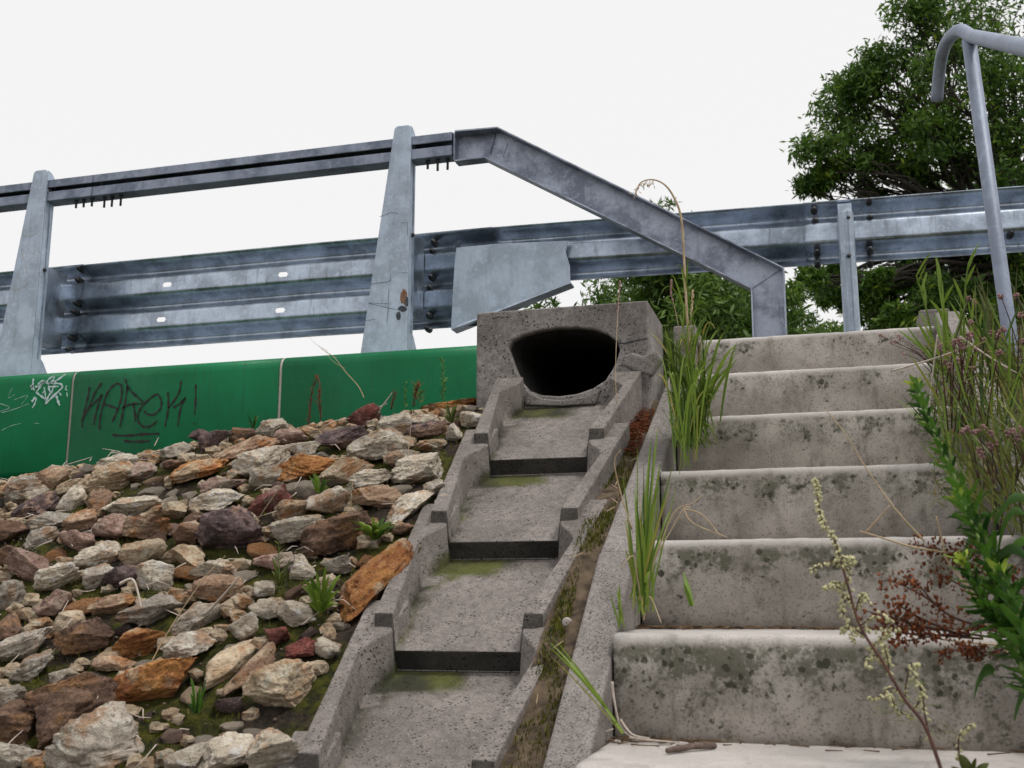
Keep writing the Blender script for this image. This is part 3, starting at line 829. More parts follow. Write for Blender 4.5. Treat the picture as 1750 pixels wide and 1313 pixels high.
def nut(x, y, parent, Y=BY+.022, r=.019):
    p = at(x, y, Y); m = MB()
    m.tube([p+Vector((0, .03, 0)), p], r*1.25, 14); m.tube([p, p+Vector((0, -.016, 0))], r, 6); m.tube([p+Vector((0, -.016, 0)), p+Vector((0, -.03, 0))], r*.5, 8)
    return part(m, 'bolt', M['bolt'], parent)
for x, y in ((741,414),(739,430),(737,474),(735,492),(733,539),(731,562),(137,460),(134,479),(131,519),(127,533),(122,578),(118,598)): nut(x, y, br, BY+.016, .013)
for x, y in ((1391,359),(1393,378),(1396,432),(1397,451),(1485,344),(1487,373),(1487,427),(1487,450),(1727,400)): nut(x, y, rg, BY+.018, .013)
for x, y in ((704,451),(703,512),(103,499),(96,559)):
    pass

# ------------------------------------------------------------------ handrail on the right of the stairs
hr = empty('handrail', 'painted grey tubular handrail with hooked upper end beside the stairs', 'handrail')
HY = 3.1; rr = .0190
topc = at(1655, 62, HY); 
base = at(1728, 640, HY-.0); base = Vector((base.x+.01, HY, base.z))
pm = MB(); down = (base-topc).normalized(); pm.tube([topc+down*.012, base, base+down*.35], rr*1.02, 16); part(pm, 'leg', M['pipe_steel'], hr)
X_ = topc.x+.005
rp_ = [Vector((X_, HY, topc.z))]
dirn = Vector((.0, -RUN, -RISE)).normalized()
rp_ = [Vector((X_, HY, topc.z))+dirn*t for t in (2.6, 1.4, .5, .2, .06, 0)]
hook = [at(1640, 52, HY+.10), at(1622, 66, HY+.24), at(1611, 90, HY+.34), at(1605, 125, HY+.42), at(1601, 172, HY+.48)]
rm = MB(); P = rp_ + hook
Qs = []
for i in range(len(P)-1):
    p0 = P[max(i-1, 0)]; p1 = P[i]; p2 = P[i+1]; p3 = P[min(i+2, len(P)-1)]
    for t in (0, .25, .5, .75): Qs.append(.5*((2*p1)+(p2-p0)*t+(2*p0-5*p1+4*p2-p3)*t*t+(3*p1-p0-3*p2+p3)*t**3))
Qs.append(P[-1])
rm.tube(Qs, rr, 16); part(rm, 'rail', M['pipe_steel'], hr)
lg = copy_of(hr.children[0], parent=hr); lg.location = dirn*1.35
ft = MB(); ft.box((base.x-.06, HY-.06, ground(base.x, HY)-.08), (base.x+.06, HY+.06, ground(base.x, HY)+.01)); part(ft, 'footing', M['kerb'], hr)

# ------------------------------------------------------------------ stones of the slope
TH = math.atan(.72)
EX, ES, EN = Vector((1, 0, 0)), Vector((0, math.cos(TH), math.sin(TH))), Vector((0, -math.sin(TH), math.cos(TH)))
def ico(sub):
    bm = bmesh.new(); bmesh.ops.create_icosphere(bm, subdivisions=sub, radius=1)
    v = np.array([x.co[:] for x in bm.verts]); f = [tuple(q.index for q in x.verts) for x in bm.faces]; bm.free(); return v, f
ICO = {s: ico(s) for s in (2, 3, 4, 5)}
def rock_mesh(rx, ry, rz, seed, sub, mat):
    v, f = ICO[sub]; v = v.copy(); r = np.random.default_rng(seed)
    for _ in range(15):                                   # broken faces
        nrm = r.normal(size=3); nrm /= np.linalg.norm(nrm); d = r.uniform(.42, .80)
        t = v@nrm - d; m = t > 0; v[m] -= np.outer(t[m], nrm)*.97
    v *= 1.18
    s_ = np.array([rx, ry, rz]); out = np.empty_like(v); off = Vector(r.uniform(-50, 50, 3))
    L = (rx+ry+rz)/3
    for i, p in enumerate(v):
        q = Vector(p)
        a = mn.fractal(q*1.5+off, 1, 2, 2)*.09 + (abs(mn.noise(q*3.6+off)))*-.17 + (abs(mn.noise(q*8+off)))*-.09 + mn.fractal(q*11+off, 1, 2, 3)*.04
        ly = mn.noise(Vector((q.x*1.2, q.y*1.2, q.z*6.5+q.x))+off)
        lay = (round(ly*5)/5*.7+ly*.3)*.09
        out[i] = np.array(p)*(1+a+lay)
    out *= s_
    me = bpy.data.meshes.new('stone'); me.from_pydata(out.tolist(), [], f); me.materials.append(mat)
    me.polygons.foreach_set('use_smooth', [False]*len(f) if sub < 3 else [True]*len(f))
    me.update(); return me
def slope_hit(x, y):
    d = ray(x, y); lo = .6
    t = .6/d.y; prev = t
    while t*d.y < 4.5:
        p = d*t
        if p.z < ground(p.x, p.y)+.012: break
        prev = t; t += .01/d.y
    return d*((t+prev)/2)
# (x, y, w, h, tilt, kind) in photo pixels, read off the photograph
RK = [(465,735,85,44,15,'pale'),(361,755,66,34,0,'purple'),(307,771,66,38,12,'grey'),(214,789,78,30,8,'pale'),(243,808,44,40,30,'pink'),(93,822,62,36,25,'tan'),(42,838,92,40,25,'grey'),
(115,833,64,24,35,'cream'),(186,822,100,54,35,'cream'),(128,857,54,44,30,'pale'),(70,868,80,28,25,'purple'),(58,846,54,28,30,'pale'),(173,862,64,58,45,'tan'),(224,867,88,46,10,'pale'),(336,802,96,40,28,'orange'),
(294,795,34,24,10,'brown'),(427,764,98,34,15,'tan'),(377,832,100,26,10,'pink'),(448,796,106,44,10,'pale'),(451,822,58,42,20,'pale'),(381,854,86,42,10,'pale'),(464,857,68,50,40,'red'),(302,873,52,44,0,'cream'),
(80,892,86,28,10,'grey'),(74,921,80,24,15,'grey'),(140,892,70,34,25,'tan'),(134,927,56,46,-10,'pink'),(201,905,64,40,5,'pink'),(256,905,76,54,10,'tan'),(320,915,66,50,20,'brown'),(406,906,130,92,-12,'purple'),
(170,950,84,46,20,'pale'),(253,947,74,46,10,'cream'),(323,950,74,30,-5,'cream'),(19,950,54,44,0,'brown'),(61,968,80,60,-12,'pink'),(10,912,60,44,10,'brown'),(93,993,84,48,20,'pale'),(224,982,66,40,20,'purple'),
(265,990,74,50,0,'pale'),(170,988,74,44,20,'grey'),(371,976,80,36,5,'pale'),(517,770,58,42,0,'pale'),(500,750,54,26,5,'pink'),(591,753,90,40,20,'purple'),(625,714,56,44,12,'red'),(671,727,68,40,10,'pale'),
(645,764,106,54,20,'pale'),(534,798,104,44,25,'orange'),(588,813,76,50,35,'cream'),(568,860,66,58,30,'grey'),(638,817,80,36,20,'pale'),(685,786,60,32,10,'grey'),(722,798,110,44,15,'pale'),(725,720,64,28,10,'pale'),
(738,735,60,40,20,'purple'),(742,760,48,24,10,'cream'),(777,706,44,24,18,'cream'),(803,718,44,32,0,'pale'),(777,745,40,36,0,'grey'),(742,837,46,38,0,'pale'),(645,851,94,56,10,'tan'),(697,868,88,46,45,'pale'),
(507,870,54,46,30,'tan'),(507,911,96,56,0,'pale'),(581,918,116,66,20,'brown'),(467,962,68,38,0,'pink'),(517,975,54,46,10,'pale'),(581,967,60,34,10,'grey'),(632,988,92,116,60,'orange'),(549,1003,64,34,15,'cream'),
(506,1054,60,46,0,'pale'),(462,1040,56,36,0,'pale'),(475,1086,56,40,-20,'red'),(513,1107,80,32,20,'red'),(556,1106,46,40,0,'pale'),(489,1182,102,88,35,'cream'),(470,1290,130,66,8,'pale'),(400,1292,120,60,12,'pale'),
(20,1022,60,50,20,'grey'),(94,1040,60,50,30,'pink'),(197,1036,80,42,15,'tan'),(266,1042,104,46,35,'grey'),(377,1015,86,50,10,'tan'),(334,1061,90,46,30,'pale'),(457,1008,46,22,0,'pale'),(120,1064,56,50,45,'cream'),
(146,1092,110,66,30,'brown'),(234,1095,86,60,35,'orange'),(46,1106,80,50,30,'grey'),(12,1076,50,50,0,'brown'),(329,1104,100,38,10,'grey'),(424,1070,58,50,10,'pale'),(392,1128,66,96,70,'cream'),(442,1136,62,84,80,'tan'),
(57,1140,76,44,25,'grey'),(274,1165,140,100,0,'orange'),(200,1135,60,24,10,'tan'),(109,1160,66,44,15,'pale'),(149,1186,140,90,25,'brown'),(110,1235,100,90,30,'brown'),(186,1266,176,84,20,'grey'),(323,1298,90,46,15,'pale'),
(25,1240,84,80,10,'brown'),(20,1295,80,60,20,'grey'),(20,1190,60,40,20,'grey'),(760,860,30,24,0,'cream'),(690,905,40,24,10,'brown'),(340,745,40,22,0,'purple'),(413,745,52,24,8,'brown')]
occ = []
nst = 0
def put_stone(p, a, l, t, phi, kind, sub, me=None):
    global nst
    m3 = Matrix((EX, ES, EN)).transposed()
    rot = m3 @ Matrix.Rotation(phi, 3, 'Z') @ Matrix.Rotation(rnd(-.18, .18), 3, 'X') @ Matrix.Rotation(rnd(-.2, .2), 3, 'Y')
    if me is None: me = rock_mesh(a, l, t, 100+nst*3, sub, M['rock_'+kind])
    o = bpy.data.objects.new('stone', me); COL.objects.link(o)
    o.matrix_world = Matrix.Translation(p) @ rot.to_4x4(); o.parent = slope; nst += 1
    return o
STONE_LABEL = {(632,988): 'large rust-orange stone beside the chute', (274,1165): 'wide orange and tan stone with pale crust', (406,906): 'large dark purple-grey stone with pale flecks', (186,1266): 'largest grey and brown stone at the bottom edge',
 (234,1095): 'small deep orange stone', (534,798): 'flat orange stone near the top of the slope'}
for (x, y, ww, hh, tilt, kind) in RK:
    ww, hh = ww*1.05, hh*1.06
    p = slope_hit(x, y+hh*.10)
    if p.y > 2.96: p = at(x, y+hh*.1, 2.96)
    dist = p.dot(_F); k = dist/FPX
    a = ww*k/2*1.14; th = min(hh*k*.52, a*.75); l = max(.55*a, min(1.25*a, (hh*k/2*1.1-th*.75)/.38))
    phi = math.radians(tilt*1.15)
    if tilt >= 60: a, l, th, phi = hh*k/2/.60, ww*k/2*.95, ww*k*.34, 1.32
    o = put_stone(p+EN*(th*.30), a, l, th, phi, kind, 5 if ww > 78 else 4)
    if (x, y) in STONE_LABEL: o['label'] = STONE_LABEL[(x, y)]
    occ.append((p.x, p.y, (a+l)/2*.80))
# smaller and outlying stones between and around them
kinds = ['pale', 'pale', 'cream', 'grey', 'tan', 'pink', 'brown', 'orange', 'grey', 'purple']
lib = {}
def lib_mesh(kind):
    k = (kind, random.randint(0, 2))
    if k not in lib: lib[k] = rock_mesh(1, .8, .62, 900+len(lib), 3, M['rock_'+kind])
    return lib[k]
tries = 0
def in_view(X, Y): return X > -1.36-.65*(Y-1.64) and Y > 1.4
while nst < 298 and tries < 60000:
    tries += 1
    X = rnd(-2.6, -.90); Y = rnd(1.42, 3.0)
    if not in_view(X, Y): continue
    r = rnd(.017, .042)*(.75+.25*(Y < 2.5))
    if any((X-a)**2+((Y-b_)*1.25)**2 < (r*.62+c_)**2 for a, b_, c_ in occ): continue
    if X > -.895-r*.8: continue
    kd = random.choice(kinds); o = put_stone(Vector((X, Y, ground(X, Y)+r*.2)), 1, 1, 1, rnd(-.3, 1.1), kd, 3, lib_mesh(kd))
    o.scale = (r*1.15, r, r*.9); occ.append((X, Y, r*.85))
# the flat rust-coloured slab at the very top by the headwall
p = at(765, 693, 2.95); me = rock_mesh(.125, .07, .022, 77, 4, M['rock_orange']); o = bpy.data.objects.new('stone', me); COL.objects.link(o)
o.location = (p.x, 2.97, p.z); o.rotation_euler = (.1, -.16, .1); o.parent = slope

# loose grit, straw and moss tufts in the joints
deb = MB()
for _ in range(2200):
    X = rnd(-2.8, -.9); Y = rnd(1.2, 3.0); z = ground(X, Y)+rnd(.0, .014); r = rnd(.002, .006)
    deb.blob((X, Y, z), (r, r*rnd(.6, 1), r*.7), rnd(0, 1), Matrix.Rotation(rnd(0, 3), 3, 'Z'))
o = deb.build('grit', M['twig']); tag(o, 'loose grit lying between the stones', None, None, 'stuff')
tw = MB()
for _ in range(260):
    X = rnd(-2.5, -.9); Y = rnd(1.3, 2.75); z = ground(X, Y)+rnd(.015, .035); a = rnd(0, 6.28); L = rnd(.02, .09)
    d = Vector((math.cos(a), math.sin(a)*.7, math.sin(a)*.45))*L
    p = Vector((X, Y, z)); tw.tube([p, p+d*.5+Vector((0, 0, rnd(-.004, .010))), p+d], [.0012, .001, .0005], 4, rnd(0, 1))
tag(tw.build('straw_litter', M['paletwig']), 'dry straw and stalks caught between the stones', None, None, 'stuff')
ms = MB()
for _ in range(26000):
    X = rnd(-2.9, -.88); Y = rnd(1.25, 3.1)
    if mn.noise(Vector((X*5, Y*5, 9))) < .02: continue
    z = ground(X, Y)+.016*mn.fractal(Vector((X*9, Y*9, 3)), 1, 2, 4); hgt = rnd(.006, .016); a = rnd(0, 6.28)
    s_ = Vector((math.cos(a), math.sin(a), 0))*.0022; p = Vector((X, Y, z-.002))
    ms.add([p-s_, p+s_, p+Vector((rnd(-.005, .005), rnd(-.005, .005), hgt))], [(0, 1, 2)], rnd(0, .9))
mm = m_leaf('moss_frond', (.035, .045, .005), (.13, .13, .012), (.24, .20, .03), .25)
tag(ms.build('moss', mm), 'yellow-green moss growing between the stones', None, None, 'stuff')
# moss and reddish litter along the soil gap
gm = MB()
for _ in range(5200):
    Y = rnd(1.3, 2.95); X = rnd(-.49, -.43)
    if mn.noise(Vector((X*11, Y*6, 2))) < .0: continue
    z = gap_z(X, Y); a = rnd(0, 6.28); s_ = Vector((math.cos(a), math.sin(a), 0))*.002
    p = Vector((X, Y, z-.002)); gm.add([p-s_, p+s_, p+Vector((rnd(-.006, .006), rnd(-.006, .006), rnd(.006, .016)))], [(0, 1, 2)], rnd(0, .9))
tag(gm.build('moss', mm), 'moss in the narrow soil gap beside the kerb', None, None, 'stuff')
rl = MB()
for _ in range(1100):
    Y = rnd(2.62, 2.92); X = rnd(-.505, -.43)+.02*(Y-2.7); z = gap_z(X, Y)+rnd(0, .018); a = rnd(0, 6.28)
    d = Vector((math.cos(a), math.sin(a), rnd(-.2, .5)))*rnd(.006, .02); p = Vector((X, Y, z)); rl.tube([p, p+d], [.0014, .0006], 3)
tag(rl.build('rusty_moss', M['rustseed']), 'rust-coloured moss clump at the top of the soil gap', None, None, 'stuff')
st_ = MB()
for _ in range(20):
    Y = rnd(1.4, 2.9); X = rnd(-.50, -.42); z = gap_z(X, Y)+.012; a = rnd(0, 6.28); p = Vector((X, Y, z))
    st_.tube([p, p+Vector((math.cos(a)*.025, math.sin(a)*.03, .012))], [.001, .0006], 4)
tag(st_.build('straw_litter', M['straw']), 'short straw lying in the soil gap beside the kerb', None, None, 'stuff')
# a little snail shell
sn = MB(); c = at(974, 1071, 1.97); c = Vector((-.455, 1.97, gap_z(0, 1.97)+.014))
for k in range(22):
    a = k*.55; r = .009*(1-k/26)
pts_ = [c+Vector((math.cos(k*.5)*.0065*(1-k/26), -.0002*k, math.sin(k*.5)*.0065*(1-k/26))) for k in range(24)]
sn.tube(pts_, [.0042*(1-k/27) for k in range(24)], 6); tag(sn.build('snail_shell', M['joint']), 'tiny pale snail shell in the soil gap beside the kerb', 'shell')

# debris on the treads
db = MB()
for i in range(0, 7):
    for _ in range([90, 260, 150, 60, 40, 30, 60][i]):
        side_ = random.random() < .6
        X = (XL+abs(random.gauss(0, .09))) if side_ else rnd(XL, XR)
        if X > XR: continue
        Y = Y0+RUN*i+RUN-abs(random.gauss(0, .028))-.004; z = Z0+RISE*i+.017
        a = rnd(-.5, .5)+(3.14 if random.random() < .5 else 0); L = rnd(.006, .035)
        p = Vector((X, Y, z+rnd(0, .004))); db.tube([p, p+Vector((math.cos(a)*L, math.sin(a)*L*.6, rnd(0, .003)))], [.0012, .0007], 4)
tag(db.build('tread_litter', M['dryleaf']), 'dry bits and straw gathered at the back of the treads', None, None, 'stuff')
sk = MB(); a = at(1140, 1281, 1.72); b_ = at(1222, 1274, 1.73)
zt = Z0+.0205; k1 = Vector((a.x, a.y, zt)); k2 = Vector((b_.x, b_.y+.01, zt+.002)); mid = (k1+k2)/2+Vector((0, .002, .004))
# lay it on the lowest tread in view
d1 = ray(1140, 1283); d2 = ray(1222, 1275); k1 = d1*(zt/d1.z); k2 = d2*(zt/d2.z); mid = (k1+k2)/2+Vector((0, .004, .002))
sk.tube([k1, (k1+mid)/2, mid, (k2+mid)/2+Vector((0, -.002, .001)), k2], [.0042, .0052, .0048, .0055, .0045], 8)
tag(sk.build('stick', M['twig']), 'short dark broken stick lying on the lowest visible tread', 'stick')

# ------------------------------------------------------------------ plants
def path_px(pts, Y0_, Y1_=None, n=14):
    """smooth stem through photo points, its depth running from Y0_ to Y1_"""
    Y1_ = Y0_ if Y1_ is None else Y1_; m = len(pts)
    P = [at(x, y, Y0_+(Y1_-Y0_)*i/(m-1)) for i, (x, y) in enumerate(pts)]
    if m == 2: return [P[0].lerp(P[1], t/(n-1)) for t in range(n)]
    Q = []
    for i in range(m-1):
        p0 = P[max(i-1, 0)]; p1 = P[i]; p2 = P[i+1]; p3 = P[min(i+2, m-1)]
        for j in range(max(2, n//(m-1))):
            t = j/max(2, n//(m-1)); Q.append(.5*((2*p1)+(p2-p0)*t+(2*p0-5*p1+4*p2-p3)*t*t+(3*p1-p0-3*p2+p3)*t**3))
    Q.append(P[-1]); return Q
VD = Vector((0, -1, 0))
def blade(mb, root, tip, droop, wid, var, n=8, sidev=None):
    root, tip = Vector(root), Vector(tip); L = (tip-root).length
    pts = []
    for i in range(n):
        t = i/(n-1); p = root.lerp(tip, t); p.z += droop*L*4*t*(1-t); pts.append(p)
    d = tip-root
    sv = sidev or Vector((rnd(.4, 1)*random.choice((-1, 1)), rnd(-.8, .8), 0))
    mb.ribbon(pts, wid, sv, var)
def taper(r0, r1, n): return [r0+(r1-r0)*i/(n-1) for i in range(n)]

# tall grass stalk arching over the ramp
tg = empty('tall_grass', 'very tall pale grass stalk arching with a drooping tip in front of the ramped rail', 'grass', (0, 0, 0))
Yg = 2.62
pp = path_px([(1187,790),(1184,700),(1178,600),(1173,520),(1169,440),(1164,372),(1152,338),(1136,316),(1115,307),(1095,312),(1086,328)], Yg, Yg-.05, 60)
s = MB(); n = len(pp); s.tube(pp, [(.0030 if i < n*.5 else .0030-(.0023*(i-n*.5)/(n*.5))) for i in range(n)], 7); part(s, 'stalk', M['straw'], tg)
s = MB()
for i in range(int(n*.78), n):
    for _ in range(2):
        a = Vector((rnd(-.6, .3), rnd(-.4, .4), rnd(-1, -.2))).normalized(); p = pp[i]
        q = p+a*rnd(.008, .02); s.tube([p, q], [.0006, .0004], 3); s.blob(q, (.0014, .0014, .0045), .5, a.to_track_quat('Z', 'Y').to_matrix())
part(s, 'seed_head', M['straw'], tg)
s = MB()
for (x0, y0, x1, y1, dr, ww) in ((1176,560,1150,470,.1,.008),(1174,520,1164,455,.05,.007),(1178,610,1208,545,.12,.008),(1180,640,1140,600,.2,.008),(1172,500,1176,440,.0,.005)):
    blade(s, at(x0, y0, Yg), at(x1, y1, Yg+rnd(-.06, .06)), dr, ww, rnd(.2, .9))
part(s, 'leaf_blade', M['grass'], tg)
# clump at its foot
def clump(name, label, cx_, cy_, spread, specs, Y, mat='grass', cat='grass', group=None):
    e = empty(name, label, cat, (0, 0, 0), group)
    s = MB()
    for (n_, x0, x1, y0, y1, w0, w1, v0, v1, dr) in specs:
        for _ in range(n_):
            rx = cx_+random.gauss(0, spread); root = at(rx, cy_+rnd(-4, 6)-abs(random.gauss(0, spread*2.2)), Y+rnd(-.03, .03)); tip = at(rnd(x0, x1), rnd(y0, y1), Y+rnd(-.13, .10))
            blade(s, root, tip, rnd(0, dr), rnd(w0, w1), rnd(v0, v1), 9)
    part(s, 'leaf_blade', M[mat], e); return e
Yc = 2.60
cl = clump('grass_clump', 'bushy green grass clump at the foot of the tall stalk between kerb and steps', 1183, 770, 16,
  [(70, 1130, 1240, 560, 720, .003, .006, .1, .95, .35), (75, 1135, 1232, 610, 770, .002, .0045, .05, .8, .45), (10, 1225, 1268, 560, 640, .006, .009, .4, .8, .2)], Yc)
# the strand goes on down the kerb
sx = MB()
for _ in range(46):
    rx, ry = rnd(1150, 1196), rnd(690, 812); Yp = Yc-.0022*(ry-690)+rnd(-.03, .03); blade(sx, at(rx, ry, Yp), at(rx+rnd(-50, 55), ry-rnd(60, 170), Yp+rnd(-.08, .08)), rnd(.05, .5), rnd(.0025, .005), rnd(.2, 1), 9)
for _ in range(26):
    rx, ry = rnd(1160, 1192), rnd(560, 700); Yp = Yc+rnd(-.03, .03); blade(sx, at(rx, ry, Yp), at(rx+rnd(-55, 50), ry-rnd(10, 110), Yp+rnd(-.08, .08)), rnd(.1, .6), rnd(.0025, .0045), rnd(.3, 1), 9)
part(sx, 'leaf_blade', M['grass'], cl)
# feathery leaves through the clump
s = MB()
for _ in range(210):
    x, y = rnd(1130, 1226), rnd(575, 770); c = at(x, y, Yc+rnd(-.1, .08)); d = Vector((rnd(-1, 1), rnd(-.6, .6), rnd(.1, 1))).normalized()
    for k in range(9):
        p = c+d*(.006*k)
        for sg in (-1, 1):
            q = p+(Vector((d.z, 0, -d.x))*sg+d*.8).normalized()*rnd(.010, .018); s.ribbon([p, (p+q)/2, q], .0028, Vector((0, 1, .2)), rnd(.2, .8), 0)
part(s, 'feathery_leaf', M['weed'], cl)
for spec in (((1070,640),(1072,560),(1060,500),(1058,470)), ((1212,720),(1195,640),(1190,590),(1160,500))):
    pass
def seedhead_stalk(label, pts, Y, frac=.35, mat='pink', r=.0012, group=None, cat='grass'):
    e = empty('seed_stalk', label, cat, (0, 0, 0), group); P = path_px(pts, Y, Y-.02, 30); n = len(P)
    s = MB(); s.tube(P, taper(r, r*.5, n), 5); part(s, 'stalk', M['straw'], e)
    s = MB(); a = int(n*(1-frac))
    for i in range(a, n):
        d = (P[min(i+1, n-1)]-P[i-1]).normalized()
        for _ in range(4):
            o_ = Vector((rnd(-1, 1), rnd(-1, 1), 0))*.0022; q = (d+o_*120).normalized()
            s.blob(P[i]+o_, (.0011, .0011, .004), .5, q.to_track_quat('Z', 'Y').to_matrix())
    part(s, 'seed_head', M[mat], e); return e
seedhead_stalk('slender pinkish grass seed head standing before the pipe mouth', [(1054,690),(1052,640),(1054,570),(1057,520),(1060,482)], 2.7, .33)
seedhead_stalk('short pinkish seed head leaning left in front of the far shrub', [(1168,600),(1160,560),(1154,530),(1147,500),(1149,478)][:4]+[(1147,480)], 2.6, .35)
seedhead_stalk('straw seed head close beside the tall stalk', [(1178,620),(1180,570),(1182,530),(1184,498)], 2.6, .45, 'straw')
# lower clump by the kerb
cl2 = clump('grass_clump', 'upright green grass tuft rooted between kerb joint and steps', 1096, 1052, 9,
  [(10, 1078, 1130, 740, 860, .0035, .006, .1, .8, .16), (14, 1062, 1165, 800, 940, .003, .006, .3, 1, .15), (5, 1120, 1168, 720, 800, .005, .0075, .3, .9, .1), (8, 1085, 1130, 890, 980, .005, .008, .3, .95, .15)], 1.93)
s = MB()
for pts_ in ([(1100,1040),(1118,960),(1145,910),(1168,870),(1180,868)], [(1168,870),(1200,880),(1230,915)], [(1168,870),(1185,895),(1242,918)], [(1098,1045),(1090,990),(1082,950),(1060,972)], [(1110,980),(1150,880),(1185,860),(1200,845)], [(1100,1060),(1110,1020),(1130,1065)], [(1080,905),(1060,840),(1050,790),(1060,770)]):
    P = path_px(pts_, 1.93, 1.90, 14); s.tube(P, taper(.0016, .0008, len(P)), 5)
part(s, 'dry_blade', M['straw'], cl2)
cl3 = clump('grass_sprig', 'small yellow-green grass sprig leaning over the lower kerb', 1062, 1258, 3, [(3, 940, 960, 1085, 1110, .003, .005, .6, .95, .05), (2, 938, 950, 1100, 1125, .003, .005, .6, .95, .05)], 1.62)
clump('grass_sprig', 'thin grass sprig standing against the kerb side', 1060, 1080, 4, [(4, 1040, 1062, 985, 1020, .003, .005, .5, .9, .05)], 1.84)
clump('grass_sprig', 'single green blade sprouting before the third riser', 1182, 1040, 2, [(3, 1163, 1172, 975, 1000, .004, .007, .3, .6, .05)], 1.84)
# dry stalks by the riser foot
s = MB()
for pts_ in ([(1046,1165),(1050,1200),(1062,1245),(1090,1265)], [(1060,1230),(1080,1255),(1110,1262)], [(1015,1283),(1030,1255),(1048,1246)], [(1075,1260),(1120,1266),(1170,1270)]):
    P = path_px(pts_, 1.80, 1.80, 12); s.tube(P, taper(.0024, .0012, len(P)), 6)
tag(s.build('dry_stalk', M['paletwig']), 'bleached dry stalks lying against the foot of the lowest riser', 'dry stalk')

# small plants among the stones and along the fascia
def rosette(label, x, y, size_px, n_, mat='herb', up=.6):
    p = slope_hit(x, y); k = p.dot(_F)/FPX*size_px; e = empty('small_plant', label, 'plant', (0, 0, 0)); s = MB()
    for i in range(n_):
        a = rnd(0, 6.28); d = Vector((math.cos(a), math.sin(a)*.8, 0)); L = k*rnd(.6, 1.1); r0 = p+Vector((0, 0, .01))+d*rnd(0, .006)
        tip = r0+d*L*(1-up*.5)+Vector((0, 0, L*rnd(.2, up+.3))); blade(s, r0, tip, .15, k*rnd(.09, .15), rnd(.1, .75), 7)
    part(s, 'leaf_blade', M[mat], e); return e
rosette('bright green grassy rosette between stones left of the chute', 548, 1055, 62, 30, 'grass', .9)
rosette('lush green tuft beside the orange stone below the chute walls', 640, 930, 52, 42, 'grass', .5)
rosette('leafy sprout at the bottom between pale stones', 336, 1230, 36, 26, 'herb', 1.3)
rosette('tiny green sprout on the crest under the second fascia joint', 432, 735, 20, 16, 'herb', 1.0)
rosette('small fine grass tuft beside the flat orange stone', 545, 850, 30, 24, 'grass', 1.0)
rosette('small yellow-green tuft among stones near the middle of the slope', 478, 1010, 34, 18, 'weed', 1.2)
rosette('small green tuft beside the top stones and the chute', 770, 728, 28, 18, 'weed', 1.3)
def sprig(label, pts, Y, leafL, nl, mat='herb', stem='stemgreen', wid=.0035):
    e = empty('weed_stem', label, 'weed'); P = path_px(pts, Y, Y, 24); n = len(P)
    s = MB(); s.tube(P, taper(.0014, .0006, n), 5); part(s, 'stem', M[stem], e); s = MB()
    for i in range(nl):
        k = int((.1+.9*i/nl)*(n-1)); d = (P[min(k+1, n-1)]-P[k-1]).normalized(); a = rnd(0, 6.28)
        o_ = (Vector((math.cos(a), math.sin(a), 0))+d*.7).normalized()*leafL*rnd(.6, 1.1)
        s.ribbon([P[k], P[k]+o_*.5, P[k]+o_], wid, Vector((rnd(-1, 1), rnd(-1, 1), .2)), rnd(.2, .95), .1)
    part(s, 'leaf', M[mat], e); return e
sprig('small green feathery weed against the fascia near the headwall', [(757,688),(758,650),(756,613)], 3.4, .02, 60)
sprig('low green weed in front of the fascia beside the rusty dock stems', [(693,698),(692,675),(694,652)], 3.3, .014, 30)
sprig('yellow-green leafy weed near the top corner of the stones', [(718,690),(716,675),(712,655)], 3.3, .035, 40, 'weed')
sprig('thin green weed rising from the middle of the stone slope', [(478,1010),(477,965),(476,925)], 2.15, .018, 26, 'weed')
sprig('thin yellowish weed rising through the stones under the purple stone', [(600,945),(602,900),(600,860),(603,820)], 2.35, .012, 20, 'weed', 'straw')
def dock(label, stems, Y, group=None):
    e = empty('dried_dock', label, 'dried plant', (0, 0, 0), group); s = MB(); f_ = MB()
    for pts, r0, L in stems:
        P = path_px(pts, Y, Y-.03, 26); n = len(P); s.tube(P, taper(.0022, .001, n), 5)
        for i in range(int(n*L), n):
            for _ in range(r0):
                o_ = Vector((rnd(-1, 1), rnd(-1, 1), rnd(-1, 1)))*.0065; f_.blob(P[i]+o_, (.0019, .0012, .0024), .5, Matrix.Rotation(rnd(0, 3), 3, 'X') @ Matrix.Rotation(rnd(0, 3), 3, 'Z'))
    part(s, 'stem', M['stemred'], e); part(f_, 'seed_cluster', M['rustseed'], e); return e
dock('dried brown dock with two seed spikes before the green fascia', [([(527,728),(530,700),(533,670),(541,643)], 5, .1), ([(548,722),(547,700),(546,682),(547,664)], 4, .2), ([(541,643),(546,655),(543,690)], 1, .3)], 3.0)
dock('small reddish dock spike before the fascia near the headwall', [([(706,695),(710,672),(716,655)], 5, .15), ([(668,700),(672,685),(676,670)], 3, .2)], 3.2)
